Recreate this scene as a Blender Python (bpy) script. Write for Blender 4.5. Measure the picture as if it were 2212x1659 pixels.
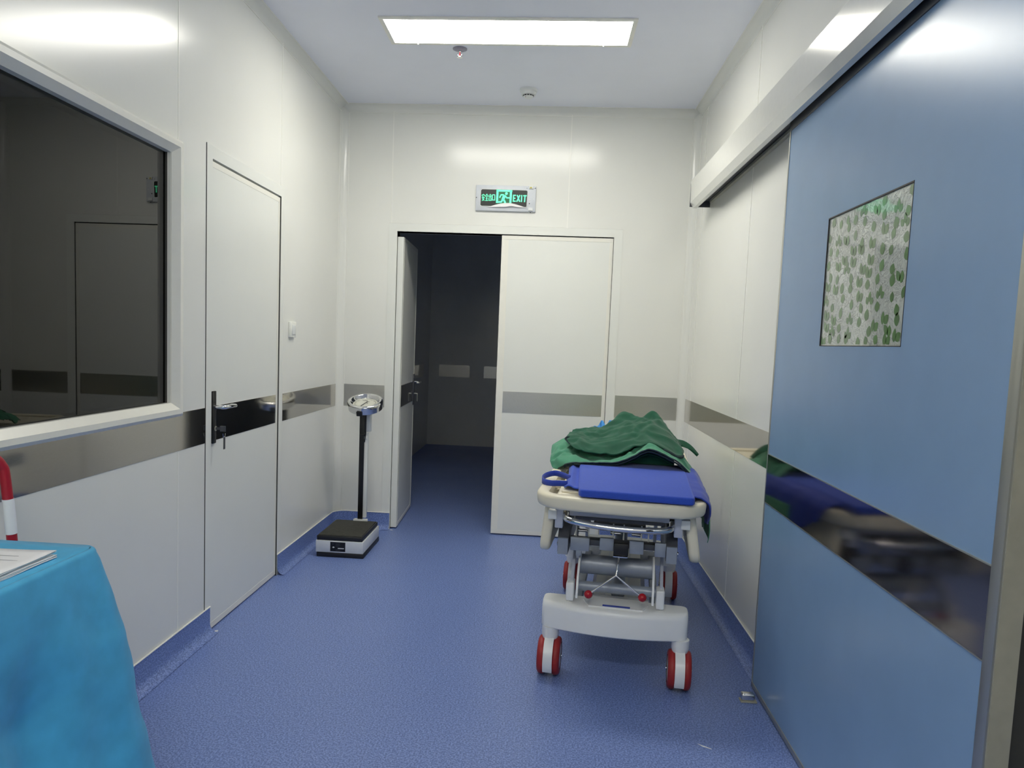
import bpy, bmesh, math, random
from mathutils import Vector, Matrix
random.seed(7)
for o in list(bpy.data.objects):
    bpy.data.objects.remove(o)
SC = bpy.context.scene
COL = SC.collection

# ------------------------------------------------------------------ camera
W, H = 2212.0, 1659.0
CAM_F, CAM_CX, CAM_CY = 1600.0, 1072.2608, 875.5451
YAW, PITCH, ROLL = 0.067215949, 0.085174299, 0.038876566
CAM_Z = 1.33
cy, sy = math.cos(YAW), math.sin(YAW)
cp, sp = math.cos(PITCH), math.sin(PITCH)
cr, sr = math.cos(ROLL), math.sin(ROLL)
base = Matrix(((1, 0, 0), (0, 0, -1), (0, 1, 0)))
Ry = Matrix(((cy, 0, sy), (0, 1, 0), (-sy, 0, cy)))
Rp = Matrix(((1, 0, 0), (0, cp, -sp), (0, sp, cp)))
Rr = Matrix(((cr, -sr, 0), (sr, cr, 0), (0, 0, 1)))
M = Rr @ Rp @ Ry @ base
cam_d = bpy.data.cameras.new('camera')
cam = bpy.data.objects.new('camera', cam_d)
COL.objects.link(cam)
cam_d.sensor_fit = 'HORIZONTAL'
cam_d.sensor_width = 36.0
cam_d.lens = CAM_F / W * 36.0
cam_d.shift_x = (W / 2 - CAM_CX) / W
cam_d.shift_y = (CAM_CY - H / 2) / W
cam_d.clip_start = 0.02
right, up, back = Vector(M[0]), -Vector(M[1]), -Vector(M[2])
R3 = Matrix((right, up, back)).transposed()
cam.matrix_world = Matrix.Translation((0, 0, CAM_Z)) @ R3.to_4x4()
SC.camera = cam

# ------------------------------------------------------------------ world, exposure
wd = bpy.data.worlds.new('world')
SC.world = wd
wd.use_nodes = True
wd.node_tree.nodes['Background'].inputs[0].default_value = (0.02, 0.022, 0.026, 1)
wd.node_tree.nodes['Background'].inputs[1].default_value = 0.0
SC.view_settings.view_transform = 'Standard'
SC.view_settings.look = 'None'
SC.view_settings.gamma = 1.0
SC.view_settings.use_curve_mapping = False
SC.cycles.max_bounces = 16
SC.cycles.diffuse_bounces = 10
SC.cycles.glossy_bounces = 6
SC.view_settings.exposure = 0.5
LAMP = 19.0          # panel lamp in view
LAMP_NEAR = 24.0      # dimmer panel lamp behind the photographer

# ------------------------------------------------------------------ room sizes
XL, XR, YB, YF, ZC = -1.445, 0.92, 5.022, -0.8, 2.87
S0, S1 = 0.852, 1.003          # steel strip band

# ------------------------------------------------------------------ materials
def lin(c):
    return tuple((x / 12.92 if x <= 0.04045 else ((x + 0.055) / 1.055) ** 2.4) for x in (v / 255.0 for v in c))

def pm(name, rgb, rough=0.5, metal=0.0, var=0.04, scale=40.0, bump=0.0, spec=0.5, stretch=(1, 1, 1),
       rvar=0.0, coat=0.0, emit=None, trans=0.0, sheen=0.0):
    m = bpy.data.materials.new(name)
    m.use_nodes = True
    nt = m.node_tree
    b = nt.nodes['Principled BSDF']
    tc = nt.nodes.new('ShaderNodeTexCoord')
    mp = nt.nodes.new('ShaderNodeMapping')
    mp.inputs['Scale'].default_value = stretch
    nz = nt.nodes.new('ShaderNodeTexNoise')
    nz.inputs['Scale'].default_value = scale
    nz.inputs['Detail'].default_value = 3
    nt.links.new(tc.outputs['Object'], mp.inputs[0])
    nt.links.new(mp.outputs[0], nz.inputs[0])
    c = lin(rgb)
    rp = nt.nodes.new('ShaderNodeValToRGB')
    rp.color_ramp.elements[0].position = 0.3
    rp.color_ramp.elements[1].position = 0.7
    rp.color_ramp.elements[0].color = tuple(x * (1 - var) for x in c) + (1,)
    rp.color_ramp.elements[1].color = tuple(min(1, x * (1 + var)) for x in c) + (1,)
    nt.links.new(nz.outputs[0], rp.inputs[0])
    nt.links.new(rp.outputs[0], b.inputs['Base Color'])
    b.inputs['Roughness'].default_value = rough
    b.inputs['Metallic'].default_value = metal
    b.inputs['Specular IOR Level'].default_value = spec
    if rvar:
        mr = nt.nodes.new('ShaderNodeMapRange')
        mr.inputs[3].default_value = max(0.0, rough - rvar)
        mr.inputs[4].default_value = rough + rvar
        nt.links.new(nz.outputs[0], mr.inputs[0])
        nt.links.new(mr.outputs[0], b.inputs['Roughness'])
    if bump:
        bp = nt.nodes.new('ShaderNodeBump')
        bp.inputs['Strength'].default_value = bump
        bp.inputs['Distance'].default_value = 0.002
        nt.links.new(nz.outputs[0], bp.inputs['Height'])
        nt.links.new(bp.outputs[0], b.inputs['Normal'])
    if coat:
        b.inputs['Coat Weight'].default_value = coat
        b.inputs['Coat Roughness'].default_value = 0.1
    if trans:
        b.inputs['Transmission Weight'].default_value = trans
    if sheen:
        b.inputs['Sheen Weight'].default_value = sheen
    if emit:
        b.inputs['Emission Color'].default_value = tuple(lin(emit[0])) + (1,)
        b.inputs['Emission Strength'].default_value = emit[1]
    return m

def floor_mat():
    m = pm('vinyl_floor', (84, 103, 168), 0.42, var=0.0)
    nt = m.node_tree
    b = nt.nodes['Principled BSDF']
    tc = nt.nodes.new('ShaderNodeTexCoord')
    n1 = nt.nodes.new('ShaderNodeTexNoise'); n1.inputs['Scale'].default_value = 170; n1.inputs['Detail'].default_value = 2
    n2 = nt.nodes.new('ShaderNodeTexVoronoi'); n2.inputs['Scale'].default_value = 150
    n3 = nt.nodes.new('ShaderNodeTexNoise'); n3.inputs['Scale'].default_value = 2.2; n3.inputs['Detail'].default_value = 4
    for n in (n1, n2, n3):
        nt.links.new(tc.outputs['Object'], n.inputs['Vector'])
    r1 = nt.nodes.new('ShaderNodeValToRGB')
    r1.color_ramp.elements[0].position = 0.40; r1.color_ramp.elements[0].color = lin((90, 110, 164)) + (1,)
    r1.color_ramp.elements[1].position = 0.60; r1.color_ramp.elements[1].color = lin((134, 154, 208)) + (1,)
    e = r1.color_ramp.elements.new(0.5); e.color = lin((110, 131, 188)) + (1,)
    nt.links.new(n1.outputs[0], r1.inputs[0])
    r2 = nt.nodes.new('ShaderNodeValToRGB')           # pale flecks
    r2.color_ramp.elements[0].position = 0.10; r2.color_ramp.elements[0].color = (1, 1, 1, 1)
    r2.color_ramp.elements[1].position = 0.17; r2.color_ramp.elements[1].color = (0, 0, 0, 1)
    nt.links.new(n2.outputs['Distance'], r2.inputs[0])
    gate = nt.nodes.new('ShaderNodeMath'); gate.operation = 'GREATER_THAN'; gate.inputs[1].default_value = 0.62
    sepc = nt.nodes.new('ShaderNodeSeparateColor')
    nt.links.new(n2.outputs['Color'], sepc.inputs[0]); nt.links.new(sepc.outputs[0], gate.inputs[0])
    mul = nt.nodes.new('ShaderNodeMath'); mul.operation = 'MULTIPLY'
    nt.links.new(r2.outputs[0], mul.inputs[0]); nt.links.new(gate.outputs[0], mul.inputs[1])
    mx = nt.nodes.new('ShaderNodeMix'); mx.data_type = 'RGBA'
    nt.links.new(mul.outputs[0], mx.inputs['Factor'])
    nt.links.new(r1.outputs[0], mx.inputs['A'])
    mx.inputs['B'].default_value = lin((192, 205, 236)) + (1,)
    nt.links.new(mx.outputs['Result'], b.inputs['Base Color'])
    mr = nt.nodes.new('ShaderNodeMapRange'); mr.inputs[3].default_value = 0.30; mr.inputs[4].default_value = 0.48
    nt.links.new(n3.outputs[0], mr.inputs[0]); nt.links.new(mr.outputs[0], b.inputs['Roughness'])
    bp = nt.nodes.new('ShaderNodeBump'); bp.inputs['Strength'].default_value = 0.12; bp.inputs['Distance'].default_value = 0.001
    nt.links.new(n1.outputs[0], bp.inputs['Height']); nt.links.new(bp.outputs[0], b.inputs['Normal'])
    return m

def film_mat():
    m = pm('window_film', (206, 211, 200), 0.22, var=0.10, scale=6)
    nt = m.node_tree
    b = nt.nodes['Principled BSDF']
    b.inputs['Coat Weight'].default_value = 1.0
    b.inputs['Coat Roughness'].default_value = 0.04
    tc = nt.nodes.new('ShaderNodeTexCoord')
    nz = nt.nodes.new('ShaderNodeTexNoise'); nz.inputs['Scale'].default_value = 7; nz.inputs['Detail'].default_value = 6; nz.inputs['Distortion'].default_value = 1.6
    vo = nt.nodes.new('ShaderNodeTexVoronoi'); vo.inputs['Scale'].default_value = 16; vo.feature = 'DISTANCE_TO_EDGE'
    add = nt.nodes.new('ShaderNodeVectorMath'); add.operation = 'ADD'
    nt.links.new(tc.outputs['Object'], nz.inputs['Vector'])
    nt.links.new(tc.outputs['Object'], add.inputs[0]); nt.links.new(nz.outputs['Color'], add.inputs[1])
    nt.links.new(add.outputs[0], vo.inputs['Vector'])
    r = nt.nodes.new('ShaderNodeValToRGB')
    r.color_ramp.elements[0].position = 0.0; r.color_ramp.elements[0].color = (1, 1, 1, 1)
    r.color_ramp.elements[1].position = 0.06; r.color_ramp.elements[1].color = (0, 0, 0, 1)
    nt.links.new(vo.outputs['Distance'], r.inputs[0])
    bp = nt.nodes.new('ShaderNodeBump'); bp.inputs['Strength'].default_value = 0.8; bp.inputs['Distance'].default_value = 0.004
    nt.links.new(r.outputs[0], bp.inputs['Height']); nt.links.new(bp.outputs[0], b.inputs['Normal'])
    mx = nt.nodes.new('ShaderNodeMix'); mx.data_type = 'RGBA'; mx.inputs['Factor'].default_value = 0
    mm = nt.nodes.new('ShaderNodeMath'); mm.operation = 'MULTIPLY'; mm.inputs[1].default_value = 0.35
    nt.links.new(r.outputs[0], mm.inputs[0]); nt.links.new(mm.outputs[0], mx.inputs['Factor'])
    src = b.inputs['Base Color'].links[0].from_socket
    nt.links.new(src, mx.inputs['A']); mx.inputs['B'].default_value = (0.75, 0.76, 0.72, 1)
    nt.links.new(mx.outputs['Result'], b.inputs['Base Color'])
    return m

M_WALL = pm('wall_panel_white', (230, 230, 224), 0.2, var=0.012, scale=3, spec=0.5)
M_DOORW = pm('door_white', (230, 231, 225), 0.3, var=0.012, scale=3)
M_FRAME = pm('profile_white', (236, 234, 224), 0.3, var=0.01)
M_CEIL = pm('ceiling_white', (236, 238, 247), 0.5, var=0.012, scale=4)
M_BEAD = pm('seam_bead_white', (236, 235, 228), 0.3, var=0.01)
M_SEAM = pm('seam_dark', (70, 70, 66), 0.7)
M_FLOOR = floor_mat()
M_STEEL = pm('strip_steel', (190, 186, 178), 0.07, 1.0, var=0.03, scale=60, stretch=(1, 1, 14), rvar=0.03)
M_STEELB = pm('strip_steel_brushed', (205, 203, 196), 0.32, 1.0, var=0.04, scale=90, stretch=(10, 1, 1), rvar=0.06)
M_STEELD = pm('strip_steel_dark_reflection', (134, 126, 122), 0.10, 1.0, var=0.04, scale=60, stretch=(1, 1, 14), rvar=0.03)  # steel darkened and warmed: dark reflections on the door strip put into its colour
M_BLUE = pm('door_blue', (128, 158, 192), 0.27, var=0.03, scale=5, bump=0.02)
M_ALU = pm('aluminium', (176, 176, 168), 0.38, 0.85, var=0.04, scale=30, stretch=(1, 1, 0.1))
M_ALUD = pm('aluminium_dull', (168, 166, 150), 0.5, 0.2, var=0.05, scale=30)
M_RAIL = pm('track_cover', (226, 226, 220), 0.14, 0.15, var=0.015)
M_CHROME = pm('chrome', (222, 222, 222), 0.05, 1.0, var=0.01)
M_DARK = pm('black_plastic', (24, 24, 27), 0.45, var=0.1)
M_BLACKM = pm('black_paint', (14, 14, 17), 0.3, var=0.1)
M_WHITEP = pm('white_plastic', (226, 228, 226), 0.35, var=0.01)
M_SWITCH = pm('switch_white', (240, 240, 232), 0.3, var=0.01)
M_CREAM = pm('cream_plastic', (236, 228, 204), 0.38, var=0.02, scale=12)
M_BASEW = pm('base_cover_white', (238, 238, 236), 0.35, var=0.015, scale=8)
M_GREY = pm('grey_steel_paint', (150, 157, 168), 0.4, 0.2, var=0.04)
M_GREYD = pm('dark_grey_steel', (74, 76, 82), 0.45, 0.3, var=0.06)
M_LAV = pm('pale_blue_steel', (188, 192, 204), 0.4, 0.1, var=0.02)
M_RED = pm('red_tyre', (158, 40, 40), 0.5, var=0.08, scale=25)
M_REDK = pm('red_knob', (176, 26, 40), 0.25, var=0.03)
M_REDP = pm('red_paint', (168, 26, 42), 0.35, var=0.05)
M_PAD = pm('pad_blue', (40, 76, 186), 0.8, var=0.05, scale=120, bump=0.25, sheen=0.15)
M_SHEETB = pm('sheet_blue', (32, 62, 168), 0.85, var=0.06, scale=90, bump=0.25, sheen=0.15)
M_GREEN = pm('drape_green', (6, 80, 56), 0.85, var=0.10, scale=22, bump=0.3, sheen=0.15)
M_GREENL = pm('drape_light_green', (74, 142, 112), 0.85, var=0.10, scale=22, bump=0.3, sheen=0.15)
M_HEM = pm('hem_dark', (34, 52, 58), 0.8, var=0.08)
M_CLOTH = pm('nonwoven_blue', (70, 168, 214), 0.8, var=0.09, scale=16, bump=0.3, sheen=0.1)
M_PAPER = pm('paper', (236, 236, 238), 0.7, var=0.01)
M_PRINT = pm('print_grey', (150, 150, 155), 0.7, var=0.05)
M_CAP = pm('cap_blue', (64, 150, 226), 0.7, var=0.05)
M_RUBBER = pm('platform_rubber', (54, 54, 48), 0.75, var=0.3, scale=45, bump=0.5)
M_SCALEW = pm('scale_white', (216, 219, 222), 0.35, var=0.02)
M_DIAL = pm('dial_face', (206, 206, 194), 0.35, var=0.03)
M_HUB = pm('hub_beige', (206, 200, 184), 0.4, var=0.03)
M_GLASS = pm('dark_glass', (40, 46, 46), 0.01, var=0.0, trans=1.0)
M_CLEAR = pm('clear_glass', (245, 248, 248), 0.0, var=0.0, trans=1.0)
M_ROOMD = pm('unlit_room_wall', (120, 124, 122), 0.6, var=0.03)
M_FILM = film_mat()
M_LEAF = pm('leaf_print_green', (66, 116, 44), 0.3, var=0.28, scale=14, coat=1.0)
M_SIGN = pm('sign_backing', (30, 36, 34), 0.3, var=0.05)
M_SIGNA = pm('sign_aluminium', (206, 210, 216), 0.5, 0.1, var=0.03)
M_GLOW = pm('sign_green_glow', (60, 200, 140), 0.4, var=0.0, emit=((110, 255, 190), 0.8))
M_GLOWG = pm('sign_dark_green', (16, 90, 56), 0.4, var=0.0, emit=((10, 120, 66), 0.12))
M_FOILW = pm('peeling_film_white', (240, 236, 238), 0.3, var=0.02)
M_LAMP = pm('lamp_diffuser', (255, 255, 255), 0.5, var=0.0, emit=((255, 252, 241), LAMP))
M_LAMP2 = pm('lamp_diffuser_near', (255, 255, 255), 0.5, var=0.0, emit=((255, 252, 241), LAMP_NEAR))
M_HOOD = pm('grey_hood_plastic', (150, 154, 158), 0.3, var=0.04)

# ------------------------------------------------------------------ mesh helpers
def tag(o, label, cat=None, group=None, kind=None):
    if label: o['label'] = label
    if cat: o['category'] = cat
    if group: o['group'] = group
    if kind: o['kind'] = kind
    return o

def empty(name, loc=(0, 0, 0), rz=0.0):
    o = bpy.data.objects.new(name, None)
    COL.objects.link(o)
    o.location = loc
    o.rotation_euler = (0, 0, rz)
    o.empty_display_size = 0.05
    return o

class MB:
    def __init__(self):
        self.v = []; self.f = []
    def add(self, vs, fs):
        n = len(self.v)
        self.v += [tuple(p) for p in vs]
        self.f += [tuple(i + n for i in f) for f in fs]
        return self
    def box(self, x0, x1, y0, y1, z0, z1, bev=0.0, seg=2):
        if bev <= 0:
            vs = [(x, y, z) for x in (x0, x1) for y in (y0, y1) for z in (z0, z1)]
            fs = [(0, 1, 3, 2), (4, 6, 7, 5), (0, 4, 5, 1), (2, 3, 7, 6), (0, 2, 6, 4), (1, 5, 7, 3)]
            return self.add(vs, fs)
        bm = bmesh.new()
        bmesh.ops.create_cube(bm, size=1)
        for v in bm.verts:
            v.co = ((x0 + x1) / 2 + v.co.x * (x1 - x0), (y0 + y1) / 2 + v.co.y * (y1 - y0), (z0 + z1) / 2 + v.co.z * (z1 - z0))
        bmesh.ops.bevel(bm, geom=list(bm.edges), offset=bev, segments=seg, profile=0.5, affect='EDGES')
        self.addbm(bm)
        return self
    def addbm(self, bm):
        bm.verts.index_update()
        self.add([tuple(v.co) for v in bm.verts], [[v.index for v in f.verts] for f in bm.faces])
        bm.free()
    def tube(self, pts, r, n=12, closed=False, caps=True):
        pts = [Vector(p) for p in pts]
        k = len(pts)
        rings = []
        prev = None
        for i, p in enumerate(pts):
            if closed:
                t = pts[(i + 1) % k] - pts[i - 1]
            else:
                t = pts[min(i + 1, k - 1)] - pts[max(i - 1, 0)]
            t.normalize()
            if prev is None:
                a = Vector((0, 0, 1)) if abs(t.z) < 0.9 else Vector((1, 0, 0))
                prev = t.cross(a).normalized()
            else:
                prev = (prev - t * prev.dot(t)).normalized()
            b = t.cross(prev)
            rr = r[i] if isinstance(r, (list, tuple)) else r
            rings.append([p + prev * (rr * math.cos(2 * math.pi * j / n)) + b * (rr * math.sin(2 * math.pi * j / n)) for j in range(n)])
        vs = [q for ring in rings for q in ring]
        fs = []
        for i in range(k if closed else k - 1):
            a, c = i * n, ((i + 1) % k) * n
            for j in range(n):
                fs.append((a + j, a + (j + 1) % n, c + (j + 1) % n, c + j))
        if caps and not closed:
            fs.append(tuple(range(n))[::-1])
            fs.append(tuple((k - 1) * n + j for j in range(n)))
        return self.add(vs, fs)
    def lathe(self, prof, c=(0, 0, 0), n=32, axis='z', mat=None):
        vs = []; fs = []
        k = len(prof)
        for j in range(n):
            a = 2 * math.pi * j / n
            for r, h in prof:
                if axis == 'z': p = Vector((r * math.cos(a), r * math.sin(a), h))
                elif axis == 'x': p = Vector((h, r * math.cos(a), r * math.sin(a)))
                else: p = Vector((r * math.cos(a), h, r * math.sin(a)))
                if mat is not None: p = mat @ p
                vs.append(p + Vector(c))
        for j in range(n):
            for i in range(k - 1):
                a, b = j * k + i, ((j + 1) % n) * k + i
                fs.append((a, b, b + 1, a + 1))
        return self.add(vs, fs)
    def prism(self, poly, axis, a, b):
        """poly of 2D points extruded along axis from a to b: axis x -> (y,z), y -> (x,z), z -> (x,y)"""
        def P(p, t):
            return {'x': (t, p[0], p[1]), 'y': (p[0], t, p[1]), 'z': (p[0], p[1], t)}[axis]
        n = len(poly)
        vs = [P(p, a) for p in poly] + [P(p, b) for p in poly]
        fs = [(i, (i + 1) % n, n + (i + 1) % n, n + i) for i in range(n)]
        fs += [tuple(range(n))[::-1], tuple(range(n, 2 * n))]
        return self.add(vs, fs)
    def grid(self, rows):
        n = len(rows[0])
        vs = [p for r in rows for p in r]
        fs = [(i * n + j, i * n + j + 1, (i + 1) * n + j + 1, (i + 1) * n + j) for i in range(len(rows) - 1) for j in range(n - 1)]
        return self.add(vs, fs)
    def xform(self, mat):
        self.v = [tuple(mat @ Vector(p)) for p in self.v]
        return self
    def build(self, name, mat, parent=None, smooth=False, angle=40, solid=0.0, sub=0, fixn=True):
        me = bpy.data.meshes.new(name)
        me.from_pydata([tuple(p) for p in self.v], [], self.f)
        if fixn:
            bm = bmesh.new(); bm.from_mesh(me)
            bmesh.ops.recalc_face_normals(bm, faces=bm.faces)
            bm.to_mesh(me); bm.free()
        me.materials.append(mat)
        if smooth:
            for p in me.polygons: p.use_smooth = True
            if angle:
                me.set_sharp_from_angle(angle=math.radians(angle))
        me.update()
        o = bpy.data.objects.new(name, me)
        COL.objects.link(o)
        if parent is not None: o.parent = parent
        if sub:
            s = o.modifiers.new('subdivision', 'SUBSURF'); s.levels = sub; s.render_levels = sub
        if solid:
            s = o.modifiers.new('thickness', 'SOLIDIFY'); s.thickness = solid; s.offset = 0
        return o

def box(name, x0, x1, y0, y1, z0, z1, mat, parent=None, bev=0.0, seg=2):
    return MB().box(x0, x1, y0, y1, z0, z1, bev, seg).build(name, mat, parent, smooth=bev > 0, angle=35)

def catmull(pts, sub):
    pts = [Vector(p) for p in pts]
    out = []
    n = len(pts)
    for i in range(n - 1):
        p0, p1, p2, p3 = pts[max(i - 1, 0)], pts[i], pts[i + 1], pts[min(i + 2, n - 1)]
        for s in range(sub):
            t = s / sub
            out.append(0.5 * ((2 * p1) + (p2 - p0) * t + (2 * p0 - 5 * p1 + 4 * p2 - p3) * t * t + (3 * p1 - p0 - 3 * p2 + p3) * t ** 3))
    out.append(pts[-1])
    return out

def surf(rows, su, sv):
    """smooth surface through a net of control points"""
    a = [catmull(r, su) for r in rows]
    cols = [catmull([r[j] for r in a], sv) for j in range(len(a[0]))]
    return [[cols[j][i] for j in range(len(cols))] for i in range(len(cols[0]))]

def arc(cx, cy_, r, a0, a1, n):
    return [(cx + r * math.cos(math.radians(a0 + (a1 - a0) * i / n)), cy_ + r * math.sin(math.radians(a0 + (a1 - a0) * i / n))) for i in range(n + 1)]

def sweep_plan(path, prof, z0=0.0):
    """path: list of ((x,y),(nx,ny)) wall line and inward normal; prof: list of (d,z)"""
    return [[(p[0] + n[0] * d, p[1] + n[1] * d, z0 + z) for d, z in prof] for p, n in path]

from mathutils import noise as NZ
def wob(p, s, a):
    q = Vector(p) * s
    return Vector((NZ.noise(q), NZ.noise(q + Vector((11, 3, 5))), NZ.noise(q + Vector((4, 17, 9))))) * a

# ================================================================== THE SETTING
ST = 'structure'
fl = MB().box(-3.2, 2.6, YF - 0.1, 9.5, -0.06, 0.0).build('floor', M_FLOOR)
tag(fl, 'speckled blue vinyl floor running through the whole hall', 'floor', kind=ST)
ce = MB().box(-3.2, 2.6, YF - 0.1, 9.5, ZC, ZC + 0.06).build('ceiling', M_CEIL)
tag(ce, 'plain pale grey ceiling around the long panel lamp', 'ceiling', kind=ST)

# white chips of caulk and a pale scuff left on the vinyl
def fleck(name, pts, mat):
    MB().prism(pts, 'z', 0.0002, 0.0012).build(name, mat, fl)
fleck('caulk_chip', [(-1.428, 3.100), (-1.412, 3.104), (-1.414, 3.118), (-1.426, 3.112)], M_BEAD)
fleck('caulk_chip', [(-1.046, 4.998), (-1.028, 4.994), (-1.024, 5.004), (-1.040, 5.008)], M_BEAD)
fleck('scuff_mark', [(0.562, 2.450), (0.580, 2.439), (0.603, 2.424), (0.604, 2.421), (0.578, 2.433)], M_BEAD)

# ---- left wall
PT = 0.012       # panel thickness
cx0 = XL - 0.1
m = MB()
for a in ((YF, 0.95, 0, ZC), (0.95, 2.75, 0, 1.048), (0.95, 2.75, 1.994, ZC), (2.75, 3.09, 0, ZC), (3.09, 3.91, 2.06, ZC), (3.91, YB + 0.08, 0, ZC)):
    m.box(cx0, XL - PT, *a)
wl = tag(m.build('wall_left', M_SEAM), 'white panelled left wall with window, door and steel strip', 'wall', kind=ST)
ZT = 2.835
SEAML = (1.6, 2.81, 3.898)
g = 0.0012
def pan(parent, *bx):
    mm = MB()
    for b in bx: mm.box(*b)
    return mm.build('wall_panel', M_WALL, parent)
pan(wl, (XL - PT, XL, YF, 1.6 - g, 0, 0.99), (XL - PT, XL, YF, 0.95, 0.99, ZC), (XL - PT, XL, 0.95, 1.6 - g, 1.994, ZC))
pan(wl, (XL - PT, XL, 1.6 + g, 2.81 - g, 0, 1.048), (XL - PT, XL, 2.75, 2.81 - g, 1.048, 1.994), (XL - PT, XL, 1.6 + g, 2.81 - g, 1.994, ZC))
pan(wl, (XL - PT, XL, 2.81 + g, 3.044 - g, 0, ZC), (XL - PT, XL, 3.044 - g, 3.898 - g, 2.106, ZC))
pan(wl, (XL - PT, XL, 3.898 + g, 3.956, 2.106, ZC), (XL - PT, XL, 3.956, YB, 0, ZC))
for y, z0, z1 in ((1.6, 0.115, 0.99), (1.6, 2.04, ZT), (2.81, 0.115, 0.85), (2.81, 2.03, ZT), (3.898, 2.106, ZT)):
    box('seam_bead', XL - 0.002, XL + 0.0012, y - 0.003, y + 0.003, z0, z1, M_BEAD, wl)
box('steel_strip', XL, XL + 0.0015, YF, 3.040, S0, S1, M_STEEL, wl)
box('steel_strip', XL, XL + 0.0015, 3.962, 4.978, S0, S1, M_STEEL, wl)

# ---- back wall
m = MB()
for a in ((XL - 0.1, -1.054, 0, ZC), (-1.054, 0.40, 2.05, ZC), (0.40, XR + 0.12, 0, ZC)):
    m.box(a[0], a[1], YB + PT, YB + 0.09, a[2], a[3])
wb = tag(m.build('wall_back', M_DOORW), 'white panelled end wall with double door and exit sign', 'wall', kind=ST)
pan(wb, (XL, -1.11, YB, YB + PT, 0, ZC), (-1.11, -1.097 - g, YB, YB + PT, 2.104, ZC))
pan(wb, (-1.097 + g, 0.087 - g, YB, YB + PT, 2.104, ZC))
pan(wb, (0.087 + g, 0.456, YB, YB + PT, 2.104, ZC), (0.456, XR, YB, YB + PT, 0, ZC))
for x in (-1.097, 0.087):
    box('seam_bead', x - 0.003, x + 0.003, YB - 0.0012, YB + 0.002, 2.104, ZT, M_BEAD, wb)
box('steel_strip', -1.397, -1.114, YB - 0.0015, YB, S0, S1, M_STEELB, wb)
box('steel_strip', 0.460, 0.874, YB - 0.0015, YB, S0, S1, M_STEELB, wb)

# ---- right wall (doorway of the sliding door from y 0.1 to 1.5)
m = MB()
for a in ((YF, 0.1, 0, ZC), (0.1, 1.5, 2.1, ZC), (1.5, YB + 0.08, 0, ZC)):
    m.box(XR + PT, XR + 0.1, *a)
wr = tag(m.build('wall_right', M_SEAM), 'white panelled right wall behind the sliding door', 'wall', kind=ST)
pan(wr, (XR, XR + PT, YF, 0.1, 0, ZC), (XR, XR + PT, 0.1, 1.5, 2.1, ZC), (XR, XR + PT, 1.5, 2.45 - g, 0, ZC))
pan(wr, (XR, XR + PT, 2.45 + g, 3.63 - g, 0, ZC))
pan(wr, (XR, XR + PT, 3.63 + g, 4.80 - g, 0, ZC))
pan(wr, (XR, XR + PT, 4.80 + g, YB, 0, ZC))
for y in (2.45, 3.63, 4.80):
    for z0, z1 in ((0.115, S0), (S1, ZT)):
        box('seam_bead', XR - 0.0012, XR + 0.002, y - 0.003, y + 0.003, z0, z1, M_BEAD, wr)
box('steel_strip', XR - 0.0015, XR, 2.2, 4.975, S0, S1, M_STEEL, wr)

# ---- wall behind the photographer, the unlit rooms around
wf = tag(MB().box(XL - 0.1, XR + 0.1, YF - 0.1, YF, 0, ZC).build('wall_front', M_WALL), 'white wall behind the photographer', 'wall', kind=ST)
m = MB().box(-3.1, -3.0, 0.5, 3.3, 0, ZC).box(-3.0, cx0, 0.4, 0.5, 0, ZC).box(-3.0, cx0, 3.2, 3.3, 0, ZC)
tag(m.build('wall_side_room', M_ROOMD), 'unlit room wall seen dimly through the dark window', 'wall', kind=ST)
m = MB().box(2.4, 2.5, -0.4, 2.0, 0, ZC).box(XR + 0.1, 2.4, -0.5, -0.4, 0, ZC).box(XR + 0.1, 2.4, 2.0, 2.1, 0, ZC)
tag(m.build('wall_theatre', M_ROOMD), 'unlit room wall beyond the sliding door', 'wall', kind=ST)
XL2, XR2, YE = -1.50, 0.9, 9.3
cl = tag(MB().box(XL2 - 0.1, XL2, YB + 0.09, YE + 0.1, 0, ZC).build('wall_passage_left', M_WALL), 'dark left wall of the passage beyond the double door', 'wall', kind=ST)
box('steel_strip', XL2, XL2 + 0.0015, 5.3, 8.9, 0.88, 1.03, M_STEEL, cl)
c2 = tag(MB().box(XR2, XR2 + 0.1, YB + 0.09, YE + 0.1, 0, ZC).build('wall_passage_right', M_WALL), 'dark right wall of the passage beyond the double door', 'wall', kind=ST)
box('steel_strip', XR2 - 0.0015, XR2, 5.3, 9.2, 0.88, 1.03, M_STEEL, c2)
c3 = tag(MB().box(XL2, XR2, YE, YE + 0.1, 0, ZC).build('wall_passage_end', M_WALL), 'dim end wall of the dark passage with steel strip pieces', 'wall', kind=ST)
for x0, x1 in ((-1.37, -0.98), (-0.80, 0.1), (0.2, 0.8)):
    box('steel_strip', x0, x1, YE - 0.0015, YE, 0.87, 1.02, M_STEELB, c3)

# ---- cornices and corner coves (concave quarter rounds)
def cove(name, path, r, label, beads=True):
    prof = [(0.0, ZC - r)] + [(r - r * math.cos(math.radians(a)), ZC - r + r * math.sin(math.radians(a))) for a in range(0, 91, 10)]
    prof = [(r - r * math.cos(math.radians(a)), ZC - r + r * math.sin(math.radians(a))) for a in range(0, 91, 10)]
    o = MB().grid(sweep_plan(path, prof)).build(name, M_WALL, smooth=True, angle=0)
    tag(o, label, 'trim', kind=ST)
    if beads:
        for d, z in ((0.001, ZC - r), (r, ZC - 0.001)):
            MB().tube([(p[0] + n[0] * d, p[1] + n[1] * d, z) for p, n in path], 0.0018, 6).build('edge_bead', M_BEAD, o, smooth=True)
    return o
RC = 0.048
cove('trim_1', [((XL, YF), (1, 0)), ((XL, YB), (1, 0))], RC, 'concave cornice along the left wall and ceiling')
cove('trim_2', [((XL, YB), (0, -1)), ((XR, YB), (0, -1))], RC, 'concave cornice along the end wall above the exit sign')
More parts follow.
